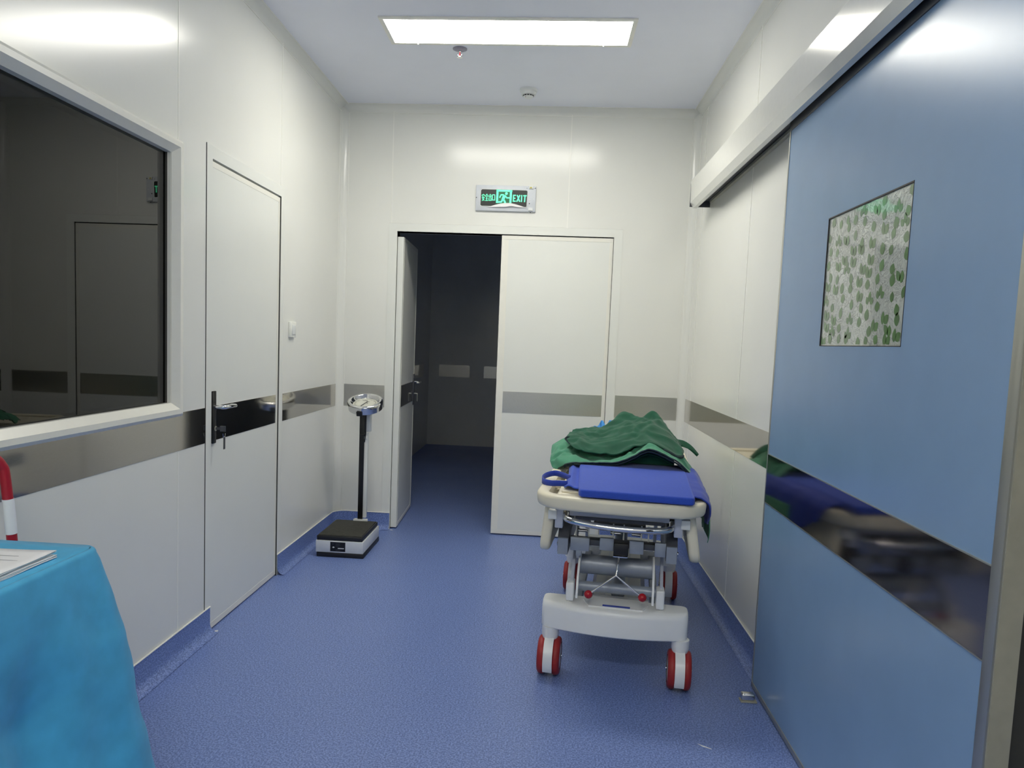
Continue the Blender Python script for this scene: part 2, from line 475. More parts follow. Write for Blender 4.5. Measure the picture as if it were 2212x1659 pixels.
cove('trim_3', [((XR, YF), (-1, 0)), ((XR, YB), (-1, 0))], RC, 'concave cornice along the right wall above the door track')
def vcove(name, pts, label):
    rows = [[(x, y, 0.1) for x, y in pts], [(x, y, ZC - 0.02) for x, y in pts]]
    o = MB().grid(rows).build(name, M_WALL, smooth=True, angle=0)
    tag(o, label, 'trim', kind=ST)
    for x, y in (pts[0], pts[-1]):
        MB().tube([(x, y, 0.11), (x, y, ZT - 0.01)], 0.0018, 6).build('edge_bead', M_BEAD, o, smooth=True)
r = 0.048
vcove('trim_4', arc(XL + r, YB - r, r, 180, 90, 8), 'rounded vertical cove in the left rear corner by the scale')
vcove('trim_5', arc(XR - r, YB - r, r, 0, 90, 8), 'rounded vertical cove in the right rear corner')

# ---- baseboards (vinyl turned up the wall, white capping bead)
BH = 0.116
bprof = [(0.004, BH)] + [(0.004, z) for z in (0.08, 0.045)] + [(0.004 + 0.038 - 0.038 * math.cos(math.radians(a)), 0.002 + 0.038 - 0.038 * math.sin(math.radians(a))) for a in (15, 30, 45, 60, 75, 90)]
def baseboard(name, path, label):
    o = MB().grid(sweep_plan(path, [(0.0, BH)] + bprof)).build(name, M_FLOOR, smooth=True, angle=60)
    tag(o, label, 'baseboard', kind=ST)
    MB().tube([(p[0] + n[0] * 0.004, p[1] + n[1] * 0.004, BH) for p, n in path], 0.0035, 6).build('capping_bead', M_BEAD, o, smooth=True)
def cornerpath(cx_, cy_, r_, a0, a1, n_):
    out = []
    for i in range(n_ + 1):
        a = math.radians(a0 + (a1 - a0) * i / n_)
        out.append(((cx_ + r_ * math.cos(a), cy_ + r_ * math.sin(a)), (-math.cos(a), -math.sin(a))))
    return out
rb = 0.09
baseboard('baseboard_left', [((XL, YF), (1, 0)), ((XL, 3.093), (1, 0))], 'blue vinyl baseboard with white cap under the window')
baseboard('baseboard_back', [((XL, 3.91), (1, 0))] + cornerpath(XL + rb, YB - rb, rb, 180, 90, 8) + [((-1.056, YB), (0, -1))], 'blue vinyl baseboard curving round the corner behind the scale')
baseboard('baseboard_right', [((0.402, YB), (0, -1))] + cornerpath(XR - rb, YB - rb, rb, 90, 0, 8) + [((XR, 1.5), (-1, 0))], 'blue vinyl baseboard behind the stretcher along the right wall')

# ---- window on the left
w1 = tag(empty('window_1', (XL, 1.85, 1.0)), 'dark glass observation window with white bevelled frame', 'window', kind=ST)
wl0 = Vector((XL, 1.85, 1.0))
fy0, fy1, fz0, fz1 = 0.90, 2.815, 0.992, 2.046       # outer
gy0, gy1, gz0, gz1 = 0.95, 2.752, 1.047, 1.992       # glass opening
# each member is a mitred profile: outer edge on the wall, ridge proud, inner edge falling to the glass
def member(o0, o1, i0, i1):
    """o0,o1 outer corners, i0,i1 inner corners in (y,z)"""
    offs = [(0.0, 0.0), (0.0, 0.016), (0.22, 0.026), (0.55, 0.026), (1.0, 0.004), (1.0, -0.03)]
    A = [(d, o0[0] + (i0[0] - o0[0]) * t, o0[1] + (i0[1] - o0[1]) * t) for t, d in offs]
    B = [(d, o1[0] + (i1[0] - o1[0]) * t, o1[1] + (i1[1] - o1[1]) * t) for t, d in offs]
    rows = [[(x, y - wl0.y, z - wl0.z) for x, y, z in A], [(x, y - wl0.y, z - wl0.z) for x, y, z in B]]
    return MB().grid(rows).build('window_frame', M_FRAME, w1, solid=0.0)
OC = ((fy0, fz0), (fy1, fz0), (fy1, fz1), (fy0, fz1)); IC = ((gy0, gz0), (gy1, gz0), (gy1, gz1), (gy0, gz1))
for k in range(4):
    member(OC[k], OC[(k + 1) % 4], IC[k], IC[(k + 1) % 4])
MB().box(-0.028, -0.020, gy0 - 1.85, gy1 - 1.85, gz0 - 1, gz1 - 1).build('pane', M_GLASS, w1)

# ---- door in the left wall
d1 = tag(empty('door_1', (XL, 3.5, 0)), 'closed flush white door beside the dark window', 'door', kind=ST)
def L(y): return y - 3.5
fr = MB()
fr.box(-0.1, 0.002, L(3.045), L(3.098), 0, 2.052).box(-0.1, 0.002, L(3.902), L(3.955), 0, 2.052).box(-0.1, 0.002, L(3.045), L(3.955), 2.052, 2.105)
fr.build('door_frame', M_DOORW, d1)
box('frame_joint', -0.02, 0.0025, L(3.0425), L(3.0448), 0.0, 2.105, M_SEAM, d1)
leaf = MB().box(-0.046, -0.004, L(3.101), L(3.8995), 0.008, 2.044).build('door_leaf', M_DOORW, d1)
for a in ((3.101, 3.897, 2.02, 2.044), (3.101, 3.897, 0.008, 0.034), (3.874, 3.897, 0.036, 2.018)):
    box('edge_profile', -0.004, -0.003, L(a[0]), L(a[1]), a[2], a[3], M_FRAME, leaf)
box('steel_strip', -0.004, -0.0022, L(3.118), L(3.868), S0, S1, M_STEEL, leaf)
box('joint_line', -0.02, 0.0022, L(3.8995), L(3.9025), 0.0, 2.05, M_SEAM, leaf)
hp = box('handle_plate', -0.004, 0.006, L(3.108), L(3.140), 0.84, 1.07, M_BLACKM, leaf, 0.003)
lv = MB().tube([(-0.01, L(3.131), 1.0), (0.028, L(3.131), 1.0), (0.040, L(3.134), 1.0), (0.045, L(3.146), 1.0), (0.045, L(3.20), 1.0), (0.044, L(3.248), 0.998), (0.034, L(3.254), 0.998), (0.02, L(3.255), 0.998)], [0.009, 0.009, 0.0095, 0.0095, 0.009, 0.0085, 0.008, 0.007], 12)
lv.build('lever_handle', M_CHROME, leaf, smooth=True)
MB().lathe([(0, 0.006), (0.011, 0.006), (0.012, 0.0), (0.012, -0.02)], (0.002, L(3.131), 0.905), 20, 'x').build('lock_cylinder', M_ALUD, leaf, smooth=True)
MB().box(0.006, 0.030, L(3.130), L(3.132), 0.90, 0.911).box(0.026, 0.052, L(3.129), L(3.133), 0.893, 0.918, 0.0015).build('key', M_GREYD, leaf)
MB().tube([(0.045, L(3.131) + 0.012 * math.cos(t / 10 * math.pi), 0.885 - 0.018 * math.sin(t / 10 * math.pi)) for t in range(11)] , 0.0012, 6).build('key_ring', M_CHROME, leaf, smooth=True)
MB().box(0.043, 0.046, L(3.126), L(3.142), 0.815, 0.87, 0.001).build('key', M_GREYD, leaf)

# ---- double door in the back wall
d2 = tag(empty('door_2', (-0.327, YB, 0)), 'white double door with its left leaf standing open', 'door', kind=ST)
def X2(x): return x + 0.327
fr = MB()
fr.box(X2(-1.110), X2(-1.054), -0.003, 0.1, 0, 2.05).box(X2(0.400), X2(0.456), -0.003, 0.1, 0, 2.05).box(X2(-1.110), X2(0.456), -0.003, 0.1, 2.05, 2.103)
fr.build('door_frame', M_DOORW, d2)
lf = MB().box(X2(-0.345), X2(0.397), 0.010, 0.052, 0.010, 2.044).build('door_leaf', M_DOORW, d2)
lf['label'] = 'closed right leaf'
for a in ((-0.345, 0.397, 2.018, 2.044), (-0.345, 0.397, 0.010, 0.036), (-0.345, -0.300, 0.038, 2.016), (0.374, 0.397, 0.038, 2.016)):
    box('edge_profile', X2(a[0]), X2(a[1]), 0.0085, 0.010, a[2], a[3], M_FRAME, lf)
box('steel_strip', X2(-0.297), X2(0.372), 0.0075, 0.010, S0 + 0.002, S1 - 0.005, M_STEELB, lf)
box('joint_line', X2(0.3970), X2(0.3998), 0.002, 0.012, 0.0, 2.05, M_SEAM, lf)
ol = MB().box(X2(-1.0535), X2(-1.012), 0.020, 0.700, 0.010, 2.015).build('door_leaf', M_DOORW, d2)
ol['label'] = 'open left leaf'
ol.matrix_local = Matrix.Translation((X2(-1.05), 0.048, 0)) @ Matrix.Rotation(math.radians(2.2), 4, 'Z') @ Matrix.Translation((-X2(-1.05), -0.048, 0))
for a in ((0.048, 0.700, 1.99, 2.015), (0.048, 0.700, 0.010, 0.034), (0.677, 0.700, 0.036, 1.988), (0.048, 0.060, 0.036, 1.988)):
    box('edge_profile', X2(-1.012), X2(-1.0105), a[0], a[1], a[2], a[3], M_FRAME, ol)
box('steel_strip', X2(-1.012), X2(-1.0098), 0.062, 0.672, S0, S1, M_STEEL, ol)
box('handle_plate', X2(-1.012), X2(-1.002), 0.635, 0.670, 0.82, 1.06, M_GREYD, ol, 0.002)
MB().tube([(X2(-1.008), 0.652, 1.0), (X2(-0.962), 0.652, 1.0), (X2(-0.955), 0.644, 1.0), (X2(-0.955), 0.53, 0.998), (X2(-0.968), 0.527, 0.998)], 0.0085, 10).build('lever_handle', M_CHROME, ol, smooth=True)
MB().box(X2(-1.002), X2(-0.975), 0.650, 0.653, 0.905, 0.913).box(X2(-0.977), X2(-0.973), 0.64, 0.662, 0.85, 0.905, 0.001).build('key', M_ALU, ol)

# ---- sliding blue door on the right with its track
XD = 0.866
d3 = tag(empty('door_3', (XD, 2.17, 0)), 'blue hanging sliding door with leaf-print window and steel strip with dark reflections put into its colour', 'door', kind=ST)
def Y3(y): return y - 2.17
DY0, DY1, DZ0, DZ1 = 1.452, 2.905, 0.026, 2.155
wy0, wy1, wz0, wz1 = 1.90, 2.452, 1.357, 1.760
m = MB()
for a in ((DY0, DY1, DZ0, 0.752), (DY0, DY1, 0.752, wz0), (DY0, wy0, wz0, wz1), (wy1, DY1, wz0, wz1), (DY0, DY1, wz1, DZ1)):
    m.box(0.0, 0.040, Y3(a[0]), Y3(a[1]), a[2], a[3])
dl = m.build('door_panel', M_BLUE, d3)
s = MB().box(-0.0025, 0.002, Y3(DY0), Y3(DY1 - 0.002), 0.754, 0.938).build('steel_strip', M_STEELD, dl)
for z in (0.752, 0.940):
    box('strip_edge', -0.003, 0.001, Y3(DY0), Y3(DY1), z - 0.0015, z + 0.0015, M_ALU, dl)
box('edge_frame', -0.003, 0.044, Y3(1.420), Y3(DY0), 0.006, 2.20, M_ALU, d3, 0.001)
box('edge_frame', -0.003, 0.044, Y3(DY1), Y3(DY1 + 0.008), 0.006, 2.20, M_ALU, d3, 0.001)
box('edge_frame', -0.003, 0.044, Y3(1.420), Y3(DY1 + 0.008), 0.006, DZ0, M_ALU, d3, 0.001)
box('edge_frame', -0.004, 0.044, Y3(1.420), Y3(DY1 + 0.008), DZ1, 2.20, M_GREYD, d3, 0.001)
box('end_profile', 0.001, 0.043, Y3(1.4165), Y3(1.4205), 0.006, 2.20, M_ALUD, d3)
for z in (0.45, 1.10, 1.75):
    MB().lathe([(0.0, -0.003), (0.004, -0.003), (0.006, -0.001), (0.006, 0.002)], (0.027, Y3(1.4165), z), 14, 'y').build('screw', M_GREYD, d3, smooth=True)
vp = MB()
for a in ((wy0, wy1, wz0, wz0 + 0.002), (wy0, wy1, wz1 - 0.004, wz1), (wy0, wy0 + 0.002, wz0, wz1), (wy1 - 0.002, wy1, wz0, wz1)):
    vp.box(-0.0008, 0.012, Y3(a[0]), Y3(a[1]), a[2], a[3])
vp.build('window_gasket', M_DARK, d3)
wp = MB().box(0.003, 0.008, Y3(wy0), Y3(wy1), wz0, wz1).build('window_pane', M_FILM, d3)
# printed leaves on the film: flat print, one mesh
lm = MB()
rl = random.Random(5)
def leafshape(y, z, ln, wd_, ang):
    n = 10
    pts = []
    for i in range(n):
        t = i / (n - 1)
        pts.append((wd_ * math.sin(math.pi * t) ** 0.8 * (1.0 - 0.25 * t), -ln / 2 + ln * t))
    poly = pts + [(-p[0], p[1]) for p in reversed(pts[1:-1])]
    ca, sa = math.cos(ang), math.sin(ang)
    vs = []
    for q in poly:
        yy, zz = y + q[0] * ca - q[1] * sa, z + q[0] * sa + q[1] * ca
        yy = min(max(yy, wy0 + 0.006), wy1 - 0.006); zz = min(max(zz, wz0 + 0.006), wz1 - 0.006)
        vs.append((0.0024, Y3(yy), zz))
    lm.add(vs, [tuple(range(len(vs)))])
ny, nz_ = 9, 10
for i in range(ny):
    for j in range(nz_):
        y = wy0 + (i + 0.5 + rl.uniform(-0.28, 0.28)) * (wy1 - wy0) / ny
        z = wz0 + (j + 0.5 + (0.5 if i % 2 else 0) + rl.uniform(-0.25, 0.25)) * (wz1 - wz0) / nz_
        if z > wz1 - 0.012: z -= (wz1 - wz0) - 0.02
        k = rl.random()
        a = rl.uniform(-0.5, 0.5)
        if k < 0.55:
            leafshape(y, z, rl.uniform(0.028, 0.036), rl.uniform(0.013, 0.018), a)
        elif k < 0.85:
            leafshape(y - 0.010, z, 0.032, 0.014, a + 0.5); leafshape(y + 0.010, z + 0.004, 0.036, 0.012, a - 0.35)
        else:
            leafshape(y - 0.014, z - 0.004, 0.024, 0.011, a + 0.7); leafshape(y, z + 0.008, 0.030, 0.010, a); leafshape(y + 0.015, z - 0.002, 0.024, 0.010, a - 0.6)
lm.build('leaf_print', M_LEAF, wp, fixn=False)

# track cover, long folded sheet
tr = tag(empty('door_track', (XR, 2.0, 2.17)), 'long white folded metal cover over the sliding door track', 'track')
prof = [(0.9195, 2.345), (0.806, 2.332), (0.8003, 2.326), (0.8022, 2.201), (0.820, 2.169), (0.842, 2.169), (0.842, 2.175), (0.824, 2.175), (0.8075, 2.203), (0.8055, 2.322), (0.9195, 2.335)]
m = MB().prism([(x - XR, z - 2.17) for x, z in prof], 'y', -0.2 - 2.0, 4.57 - 2.0)
m.build('cover_sheet', M_RAIL, tr)
box('end_cap', 0.800 - XR, -0.001, 2.566, 2.5695, 0.006, 0.14, M_GREYD, tr)
box('runner_rail', 0.874 - XR, -0.0005, -2.2, 2.56, 0.04, 0.13, M_GREYD, tr)
box('runner_lip', 0.902 - XR, -0.0005, -2.2, 2.50, 0.022, 0.036, M_ALUD, tr)

# ================================================================== THINGS
# ---- ceiling lamps
def lamp(name, x0, x1, y0, y1, mat, label):
    t = tag(empty(name, ((x0 + x1) / 2, (y0 + y1) / 2, ZC)), label, 'ceiling lamp')
    hx, hy = (x1 - x0) / 2, (y1 - y0) / 2
    f = MB()
    b = 0.022
    f.box(-hx - b, hx + b, -hy - b, -hy, -0.008, -0.0002).box(-hx - b, hx + b, hy, hy + b, -0.008, -0.0002)
    f.box(-hx - b, -hx, -hy, hy, -0.008, -0.0002).box(hx, hx + b, -hy, hy, -0.008, -0.0002)
    f.build('lamp_frame', M_FRAME, t)
    poly = []
    rr = 0.02
    for cx_, cy_, a0 in ((hx - rr, hy - rr, 0), (-hx + rr, hy - rr, 90), (-hx + rr, -hy + rr, 180), (hx - rr, -hy + rr, 270)):
        poly += arc(cx_, cy_, rr, a0, a0 + 90, 4)
    MB().prism(poly, 'z', -0.0068, -0.001).build('diffuser', mat, t)
    for sx in (-0.8, 0.8):
        MB().lathe([(0, -0.012), (0.004, -0.012), (0.004, -0.0065)], (hx * sx, hy + 0.008, 0), 10).build('clip', M_WHITEP, t)
lamp('panel_lamp', -0.868, 0.330, 3.676, 3.956, M_LAMP, 'bright rectangular panel lamp in the ceiling before the end wall')
lamp('panel_lamp', -0.868, 0.330, -0.45, -0.17, M_LAMP2, 'dimmer rectangular panel lamp behind the photographer')

# ---- sprinkler
sp_ = tag(empty('sprinkler_head', (-0.539, 4.045, ZC)), 'small chrome fire sprinkler hanging behind the panel lamp', 'sprinkler')
MB().lathe([(0, -0.0002), (0.038, -0.0002), (0.038, -0.003), (0.030, -0.007), (0.012, -0.009), (0, -0.009)], n=28).build('escutcheon', pm('sprinkler_plate', (150, 148, 164), 0.45, 0.3), sp_, smooth=True)
MB().lathe([(0.008, -0.008), (0.008, -0.016), (0.005, -0.018), (0.0, -0.018)], n=16).build('nozzle', M_CHROME, sp_, smooth=True)
for s in (-1, 1):
    MB().tube([(s * 0.007, 0, -0.012), (s * 0.010, 0, -0.02), (s * 0.009, 0, -0.032), (s * 0.003, 0, -0.040)], 0.0018, 8).build('yoke_arm', M_CHROME, sp_, smooth=True)
MB().lathe([(0, -0.036), (0.006, -0.038), (0.010, -0.041), (0.0155, -0.043), (0.0155, -0.0445), (0, -0.0445)], n=20).build('deflector', M_CHROME, sp_, smooth=True)
MB().lathe([(0, -0.017), (0.003, -0.019), (0.003, -0.037), (0, -0.038)], n=12).build('bulb', M_REDK, sp_, smooth=True)

# ---- smoke detector
sd = tag(empty('smoke_detector', (-0.192, 4.66, ZC)), 'round white smoke detector on the ceiling above the exit sign', 'smoke detector')
MB().lathe([(0, -0.0002), (0.054, -0.0002), (0.054, -0.012), (0.050, -0.016), (0.046, -0.018), (0, -0.018)], n=36).build('detector_base', M_WHITEP, sd, smooth=True, angle=35)
bd = MB().lathe([(0.046, -0.018), (0.043, -0.034), (0.032, -0.036), (0.032, -0.043), (0.024, -0.049), (0, -0.050)], n=36).build('detector_body', M_WHITEP, sd, smooth=True, angle=35)
for k in range(12):
    a = 2 * math.pi * k / 12
    mt = Matrix.Rotation(a, 4, 'Z')
    MB().box(0.0305, 0.0335, -0.006, 0.006, -0.0425, -0.0365).xform(mt).build('vent_slot', M_BLACKM, bd)
MB().lathe([(0, -0.002), (0.002, -0.002), (0.002, 0.0)], (-0.016, -0.02, -0.0485), 8).build('indicator', M_REDK, bd)

# ---- exit sign
SX0, SX1, SZ0, SZ1 = -0.528, -0.129, 2.198, 2.366
es = tag(empty('exit_sign', ((SX0 + SX1) / 2, YB, (SZ0 + SZ1) / 2)), 'lit green and black emergency exit sign over the double door', 'exit sign')
ecx, ecz = (SX0 + SX1) / 2, (SZ0 + SZ1) / 2
def ZX(px): return SX0 + (px - 500) / 1295.0 * (SX1 - SX0) - ecx
def ZZ(px, py): return SZ1 - (py - 210 - (px - 500) * 25 / 1295.0) / 552.0 * (SZ1 - SZ0) - ecz
box('sign_case', SX0 - ecx, SX1 - ecx, -0.018, -0.0002, SZ0 - ecz, SZ1 - ecz, M_SIGNA, es, 0.003)
bk = MB()
pl = [(ZX(a), ZZ(a, b)) for a, b in ((605, 330), (635, 302), (1590, 325), (1618, 350), (1608, 672), (1585, 690), (630, 668), (600, 640))]
bk.prism(pl, 'y', -0.0192, -0.0175)
bkb = bk.build('sign_face', M_SIGN, es)
rim = MB().tube([(a, -0.019, b) for a, b in pl], 0.0022, 6, closed=True)
rim.build('face_rim', M_WHITEP, es, smooth=True)
YS = -0.0198
def stroke(mb, pts, w, y=YS, round_=False):
    """flat raised strokes in sign crop coordinates"""
    P = [Vector((ZX(a), ZZ(a, b))) for a, b in pts]
    hw = w * (SX1 - SX0) / 1295.0 / 2
    for p, q in zip(P[:-1], P[1:]):
        d = (q - p)
        if d.length < 1e-6: continue
        d.normalize(); n = Vector((-d.y, d.x)) * hw
        if round_: p = p.copy(); q = q.copy()
        poly = [p + n - d * hw * (0.0 if not round_ else 0.3), p - n - d * hw * (0.0 if not round_ else 0.3), q - n + d * hw * (0.0 if not round_ else 0.3), q + n + d * hw * (0.0 if not round_ else 0.3)]
        mb.prism([(v.x, v.y) for v in poly], 'y', y, y + 0.0008)
def disc(mb, c, r_, y=YS):
    mb.prism([(ZX(c[0] + r_ * math.cos(t * math.pi / 8)), ZZ(c[0] + r_ * math.cos(t * math.pi / 8), c[1] + r_ * math.sin(t * math.pi / 8))) for t in range(16)], 'y', y, y + 0.0008)
t = MB()
x = 1302
for segs in ([((0, 0), (0, 145)), ((0, 10), (58, 10)), ((0, 72), (50, 72)), ((0, 135), (58, 135))],):
    for sg in segs: stroke(t, [(x + 12 + sg[0][0] - (12 if sg[0][1] == sg[1][1] else 0), 425 + sg[0][1]), (x + 12 + sg[1][0] - (6 if sg[0][1] == sg[1][1] else 0), 425 + sg[1][1])], 24)
stroke(t, [(1392, 428), (1452, 572)], 26); stroke(t, [(1452, 428), (1388, 572)], 26)
stroke(t, [(1492, 428), (1488, 575)], 25)
stroke(t, [(1525, 442), (1597, 442)], 24); stroke(t, [(1562, 442), (1556, 578)], 25)
t.build('exit_lettering', M_GLOW, es)
# the four characters, stroke by stroke
t = MB()
def ch(x0, strokes, w=9):
    w *= 1.25
    for s_ in strokes:
        stroke(t, [(x0 + a * 66, 408 + b * 148) for a, b in s_], w)
ch(630, [[(.5, .0), (.5, .12)], [(.08, .14), (.92, .14)], [(.08, .14), (.06, .3)], [(.92, .14), (.94, .3)],          # an
         [(.02, .5), (.98, .5)], [(.42, .28), (.3, .6), (.22, .7), (.5, .8), (.9, .97)], [(.74, .5), (.66, .72), (.45, .88), (.08, .98)]], 10)
ch(704, [[(.5, .0), (.28, .22), (.02, .36)], [(.5, .0), (.74, .22), (.98, .36)], [(.26, .42), (.74, .42)], [(.5, .42), (.5, .94)],
         [(.2, .68), (.8, .68)], [(.04, .95), (.96, .95)]], 11)
ch(778, [[(.5, .0), (.5, .92)], [(.14, .12), (.14, .44), (.86, .44)], [(.86, .12), (.86, .44)], [(.06, .54), (.06, .94), (.94, .94)], [(.94, .54), (.94, .96)]], 9)
ch(852, [[(.12, .10), (.12, .95)], [(.12, .12), (.9, .12)], [(.9, .10), (.9, .95)], [(.12, .88), (.9, .88)]], 13)
t.build('character_lettering', M_GLOW, es)
t = MB()
t.prism([(ZX(a), ZZ(a, b)) for a, b in ((945, 312), (1285, 318), (1280, 600), (938, 600))], 'y', -0.0196, -0.0188)
t.build('pictogram_ground', M_GLOWG, es)
t = MB()
stroke(t, [(968, 312), (962, 600)], 44); stroke(t, [(1258, 318), (1252, 600)], 44); stroke(t, [(946, 334), (1284, 340)], 44)
t.build('pictogram_doorway', M_GLOW, es)
t = MB()
disc(t, (1160, 398), 30)
for pts, w in (([(1118, 438), (1088, 530)], 62), ([(1100, 425), (1045, 425), (1018, 485)], 28), ([(1130, 440), (1172, 490), (1232, 490)], 28), ([(1088, 520), (1055, 578), (970, 582)], 34), ([(1092, 515), (1128, 565), (1150, 622)], 38)):
    stroke(t, pts, w, y=-0.0204, round_=True)
t.build('running_figure', M_GLOW, es)
# white protective film curling up along the lower edge
rows = []
for i in range(25):
    u = i / 24
    px = 770 + u * 835
    top = 690 + 8 * u - 95 * math.sin(math.pi * min(1, u * 0.98 + 0.02)) ** 1.2
    bot = 688 + 10 * u - (18 * math.sin(math.pi * (u - 0.45) / 0.32) if 0.45 < u < 0.77 else 0)
    rows.append([(ZX(px), -0.0215 - 0.010 * math.sin(math.pi * u) * k, ZZ(px, top + (bot - top) * k)) for k in (0, 0.35, 0.7, 1.0)])
MB().grid(rows).build('peeling_film', M_FOILW, es, smooth=True, angle=0, solid=0.0006)
MB().box(ZX(1640), ZX(1735), -0.026, -0.018, ZZ(1690, 300), ZZ(1690, 238), 0.002).build('test_button', M_WHITEP, es)
MB().box(ZX(1660), ZX(1705), -0.028, -0.026, ZZ(1690, 290), ZZ(1690, 258), 0.0005).build('button_label', pm('button_yellow', (190, 180, 90), 0.5), es)
MB().box(ZX(1640), ZX(1740), -0.026, -0.018, ZZ(1690, 765), ZZ(1690, 700), 0.002).build('corner_clip', M_WHITEP, es)
for a, b, mm in ((1668, 540, M_WHITEP), (1745, 515, M_WHITEP), (1662, 608, M_BLACKM), (515, 484, M_GREYD), (1600, 280, M_GREY), (1775, 280, M_GREYD), (1690, 798, M_BLACKM)):
    MB().lathe([(0, -0.0035), (0.003, -0.003), (0.0036, 0.001)], (ZX(a), -0.018, ZZ(a, b)), 10, 'y').build('screw', mm, es, smooth=True)

# ---- light switch
sw = tag(empty('light_switch', (XL, 4.082, 1.355)), 'small white wall switch to the right of the left door', 'switch')
box('switch_plate', 0.0002, 0.016, -0.043, 0.043, -0.043, 0.043, M_SWITCH, sw, 0.003)
box('rocker', 0.015, 0.020, -0.026, 0.026, -0.028, 0.026, M_WHITEP, sw, 0.002)

# ---- floor door stop
ds = tag(empty('door_stop', (0.822, 2.79, 0)), 'small chrome floor stop at the foot of the sliding door', 'door stop')
box('stop_base', -0.034, 0.028, -0.018, 0.018, 0.0003, 0.006, M_ALUD, ds, 0.002)
box('stop_body', -0.031, 0.020, -0.015, 0.015, 0.006, 0.034, M_CHROME, ds, 0.007, 3)

# ---- weighing scale
sc = tag(empty('weighing_scale', (-1.2, 4.5, 0)), 'white column weighing scale with round chrome dial in the corner', 'scale')
bx0, bx1, by0, by1 = -0.148, 0.142, -0.205, 0.216
box('foot_tray', bx0 + 0.006, bx1 + 0.004, by0 - 0.002, by1 - 0.008, 0.0003, 0.030, M_DARK, sc, 0.004)
bo = box('base_case', bx0, bx1, by0, by1, 0.028, 0.100, M_SCALEW, sc, 0.003)
pf = box('platform', bx0 + 0.004, bx1 - 0.006, by0 + 0.004, by1 - 0.012, 0.102, 0.128, M_DARK, sc, 0.004)
box('platform_mat', bx0 + 0.014, bx1 - 0.016, by0 + 0.014, by1 - 0.020, 0.128, 0.1315, M_RUBBER, pf, 0.001)
np_ = box('name_plate', -0.058, 0.034, by0 - 0.0016, by0, 0.037, 0.094, M_BLACKM, sc)
MB().prism([(-0.0455, 0.062), (-0.038, 0.067), (-0.0305, 0.062), (-0.038, 0.057)], 'y', by0 - 0.0024, by0 - 0.0014).build('plate_diamond', M_WHITEP, np_)
box('plate_stripe', -0.011, 0.026, by0 - 0.0024, by0 - 0.0014, 0.054, 0.059, M_WHITEP, np_)
pt = MB()
for z, w_ in ((0.088, 0.030), (0.082, 0.024), (0.076, 0.028), (0.070, 0.020), (0.047, 0.034), (0.043, 0.026)):
    pt.box(-0.025, -0.025 + w_, by0 - 0.0022, by0 - 0.0014, z - 0.001, z + 0.001)
pt.box(-0.0475, -0.036, by0 - 0.0022, by0 - 0.0014, 0.079, 0.081).box(-0.0475, -0.034, by0 - 0.0022, by0 - 0.0014, 0.086, 0.088)
pt.build('plate_print', M_GREYD, np_)['kind'] = 'stuff'
# column: black front bar, white back sleeve

CY0 = 0.198
MB().prism([(-0.024, CY0 - 0.012), (0.072, CY0 - 0.012), (0.064, CY0 + 0.016), (-0.016, CY0 + 0.016)], 'z', 0.1, 0.142).build('column_bracket', M_WHITEP, sc)
box('column', 0.002, 0.034, CY0 - 0.004, CY0 + 0.018, 0.13, 0.905, M_BLACKM, sc, 0.002)
box('column_sleeve', 0.026, 0.056, CY0 + 0.004, CY0 + 0.032, 0.15, 0.71, M_WHITEP, sc, 0.003)
mb_ = box('mechanism_box', -0.004, 0.070, CY0 + 0.012, CY0 + 0.048, 0.715, 0.835, M_WHITEP, sc, 0.004)
box('mechanism_neck', 0.010, 0.060, CY0 + 0.012, CY0 + 0.04, 0.835, 0.875, M_WHITEP, sc, 0.008)
MB().tube([(0.043, CY0 - 0.006, 0.880), (0.043, CY0 - 0.008, 0.71), (0.038, CY0 - 0.006, 0.65)], [0.0045, 0.0045, 0.002], 8).build('height_rod', M_BLACKM, sc, smooth=True)
box('rod_collar', 0.004, 0.044, CY0 - 0.012, CY0 + 0.02, 0.69, 0.705, M_BLACKM, sc, 0.002)
box('hook_block', 0.034, 0.052, CY0 - 0.004, CY0 + 0.014, 0.668, 0.692, M_WHITEP, sc, 0.003)
# dial head, leaning back
tilt = Matrix.Translation((0.044, 0.175, 0.872)) @ Matrix.Rotation(math.radians(20), 4, 'X')
RD = 0.112
cs = MB().lathe([(0, 0.0), (RD - 0.010, 0.0), (RD - 0.003, 0.004), (RD - 0.003, 0.030), (RD + 0.001, 0.032), (RD + 0.002, 0.050), (RD - 0.003, 0.058), (RD - 0.014, 0.061), (RD - 0.022, 0.057), (RD - 0.026, 0.046), (RD - 0.034, 0.042), (RD - 0.036, 0.036)], n=56)
cs.xform(tilt).build('dial_case', M_CHROME, sc, smooth=True, angle=50)
dface = MB().lathe([(0, 0.0365), (RD - 0.034, 0.0365)], n=48).xform(tilt).build('dial_face', M_DIAL, sc)
tk = MB()
for k in range(60):
    a = 2 * math.pi * k / 60
    q = MB().box(-0.0006, 0.0006, RD - 0.050 - (0.008 if k % 5 == 0 else 0), RD - 0.042, 0.0367, 0.0371).xform(tilt @ Matrix.Rotation(a, 4, 'Z'))
    tk.add(q.v, q.f)
for dx, dy, w_ in ((-0.01, 0.040, 0.03), (0.012, 0.025, 0.02), (0.006, 0.012, 0.014), (0.012, 0.0, 0.012)):
    q = MB().box(dx - w_ / 2, dx + w_ / 2, dy - 0.002, dy + 0.002, 0.0367, 0.0371).xform(tilt); tk.add(q.v, q.f)
tk.build('dial_marks', M_BLACKM, dface)
MB().prism([(-0.003, -0.05), (0.003, -0.05), (0.0015, 0.03), (-0.0015, 0.03)], 'z', 0.039, 0.0402).xform(tilt @ Matrix.Rotation(-0.35, 4, 'Z')).build('pointer', M_GREYD, dface)
MB().box(-0.030, 0.006, -RD - 0.008, -RD + 0.004, 0.0, 0.030, 0.002).xform(tilt).build('dial_clamp', M_BLACKM, sc)

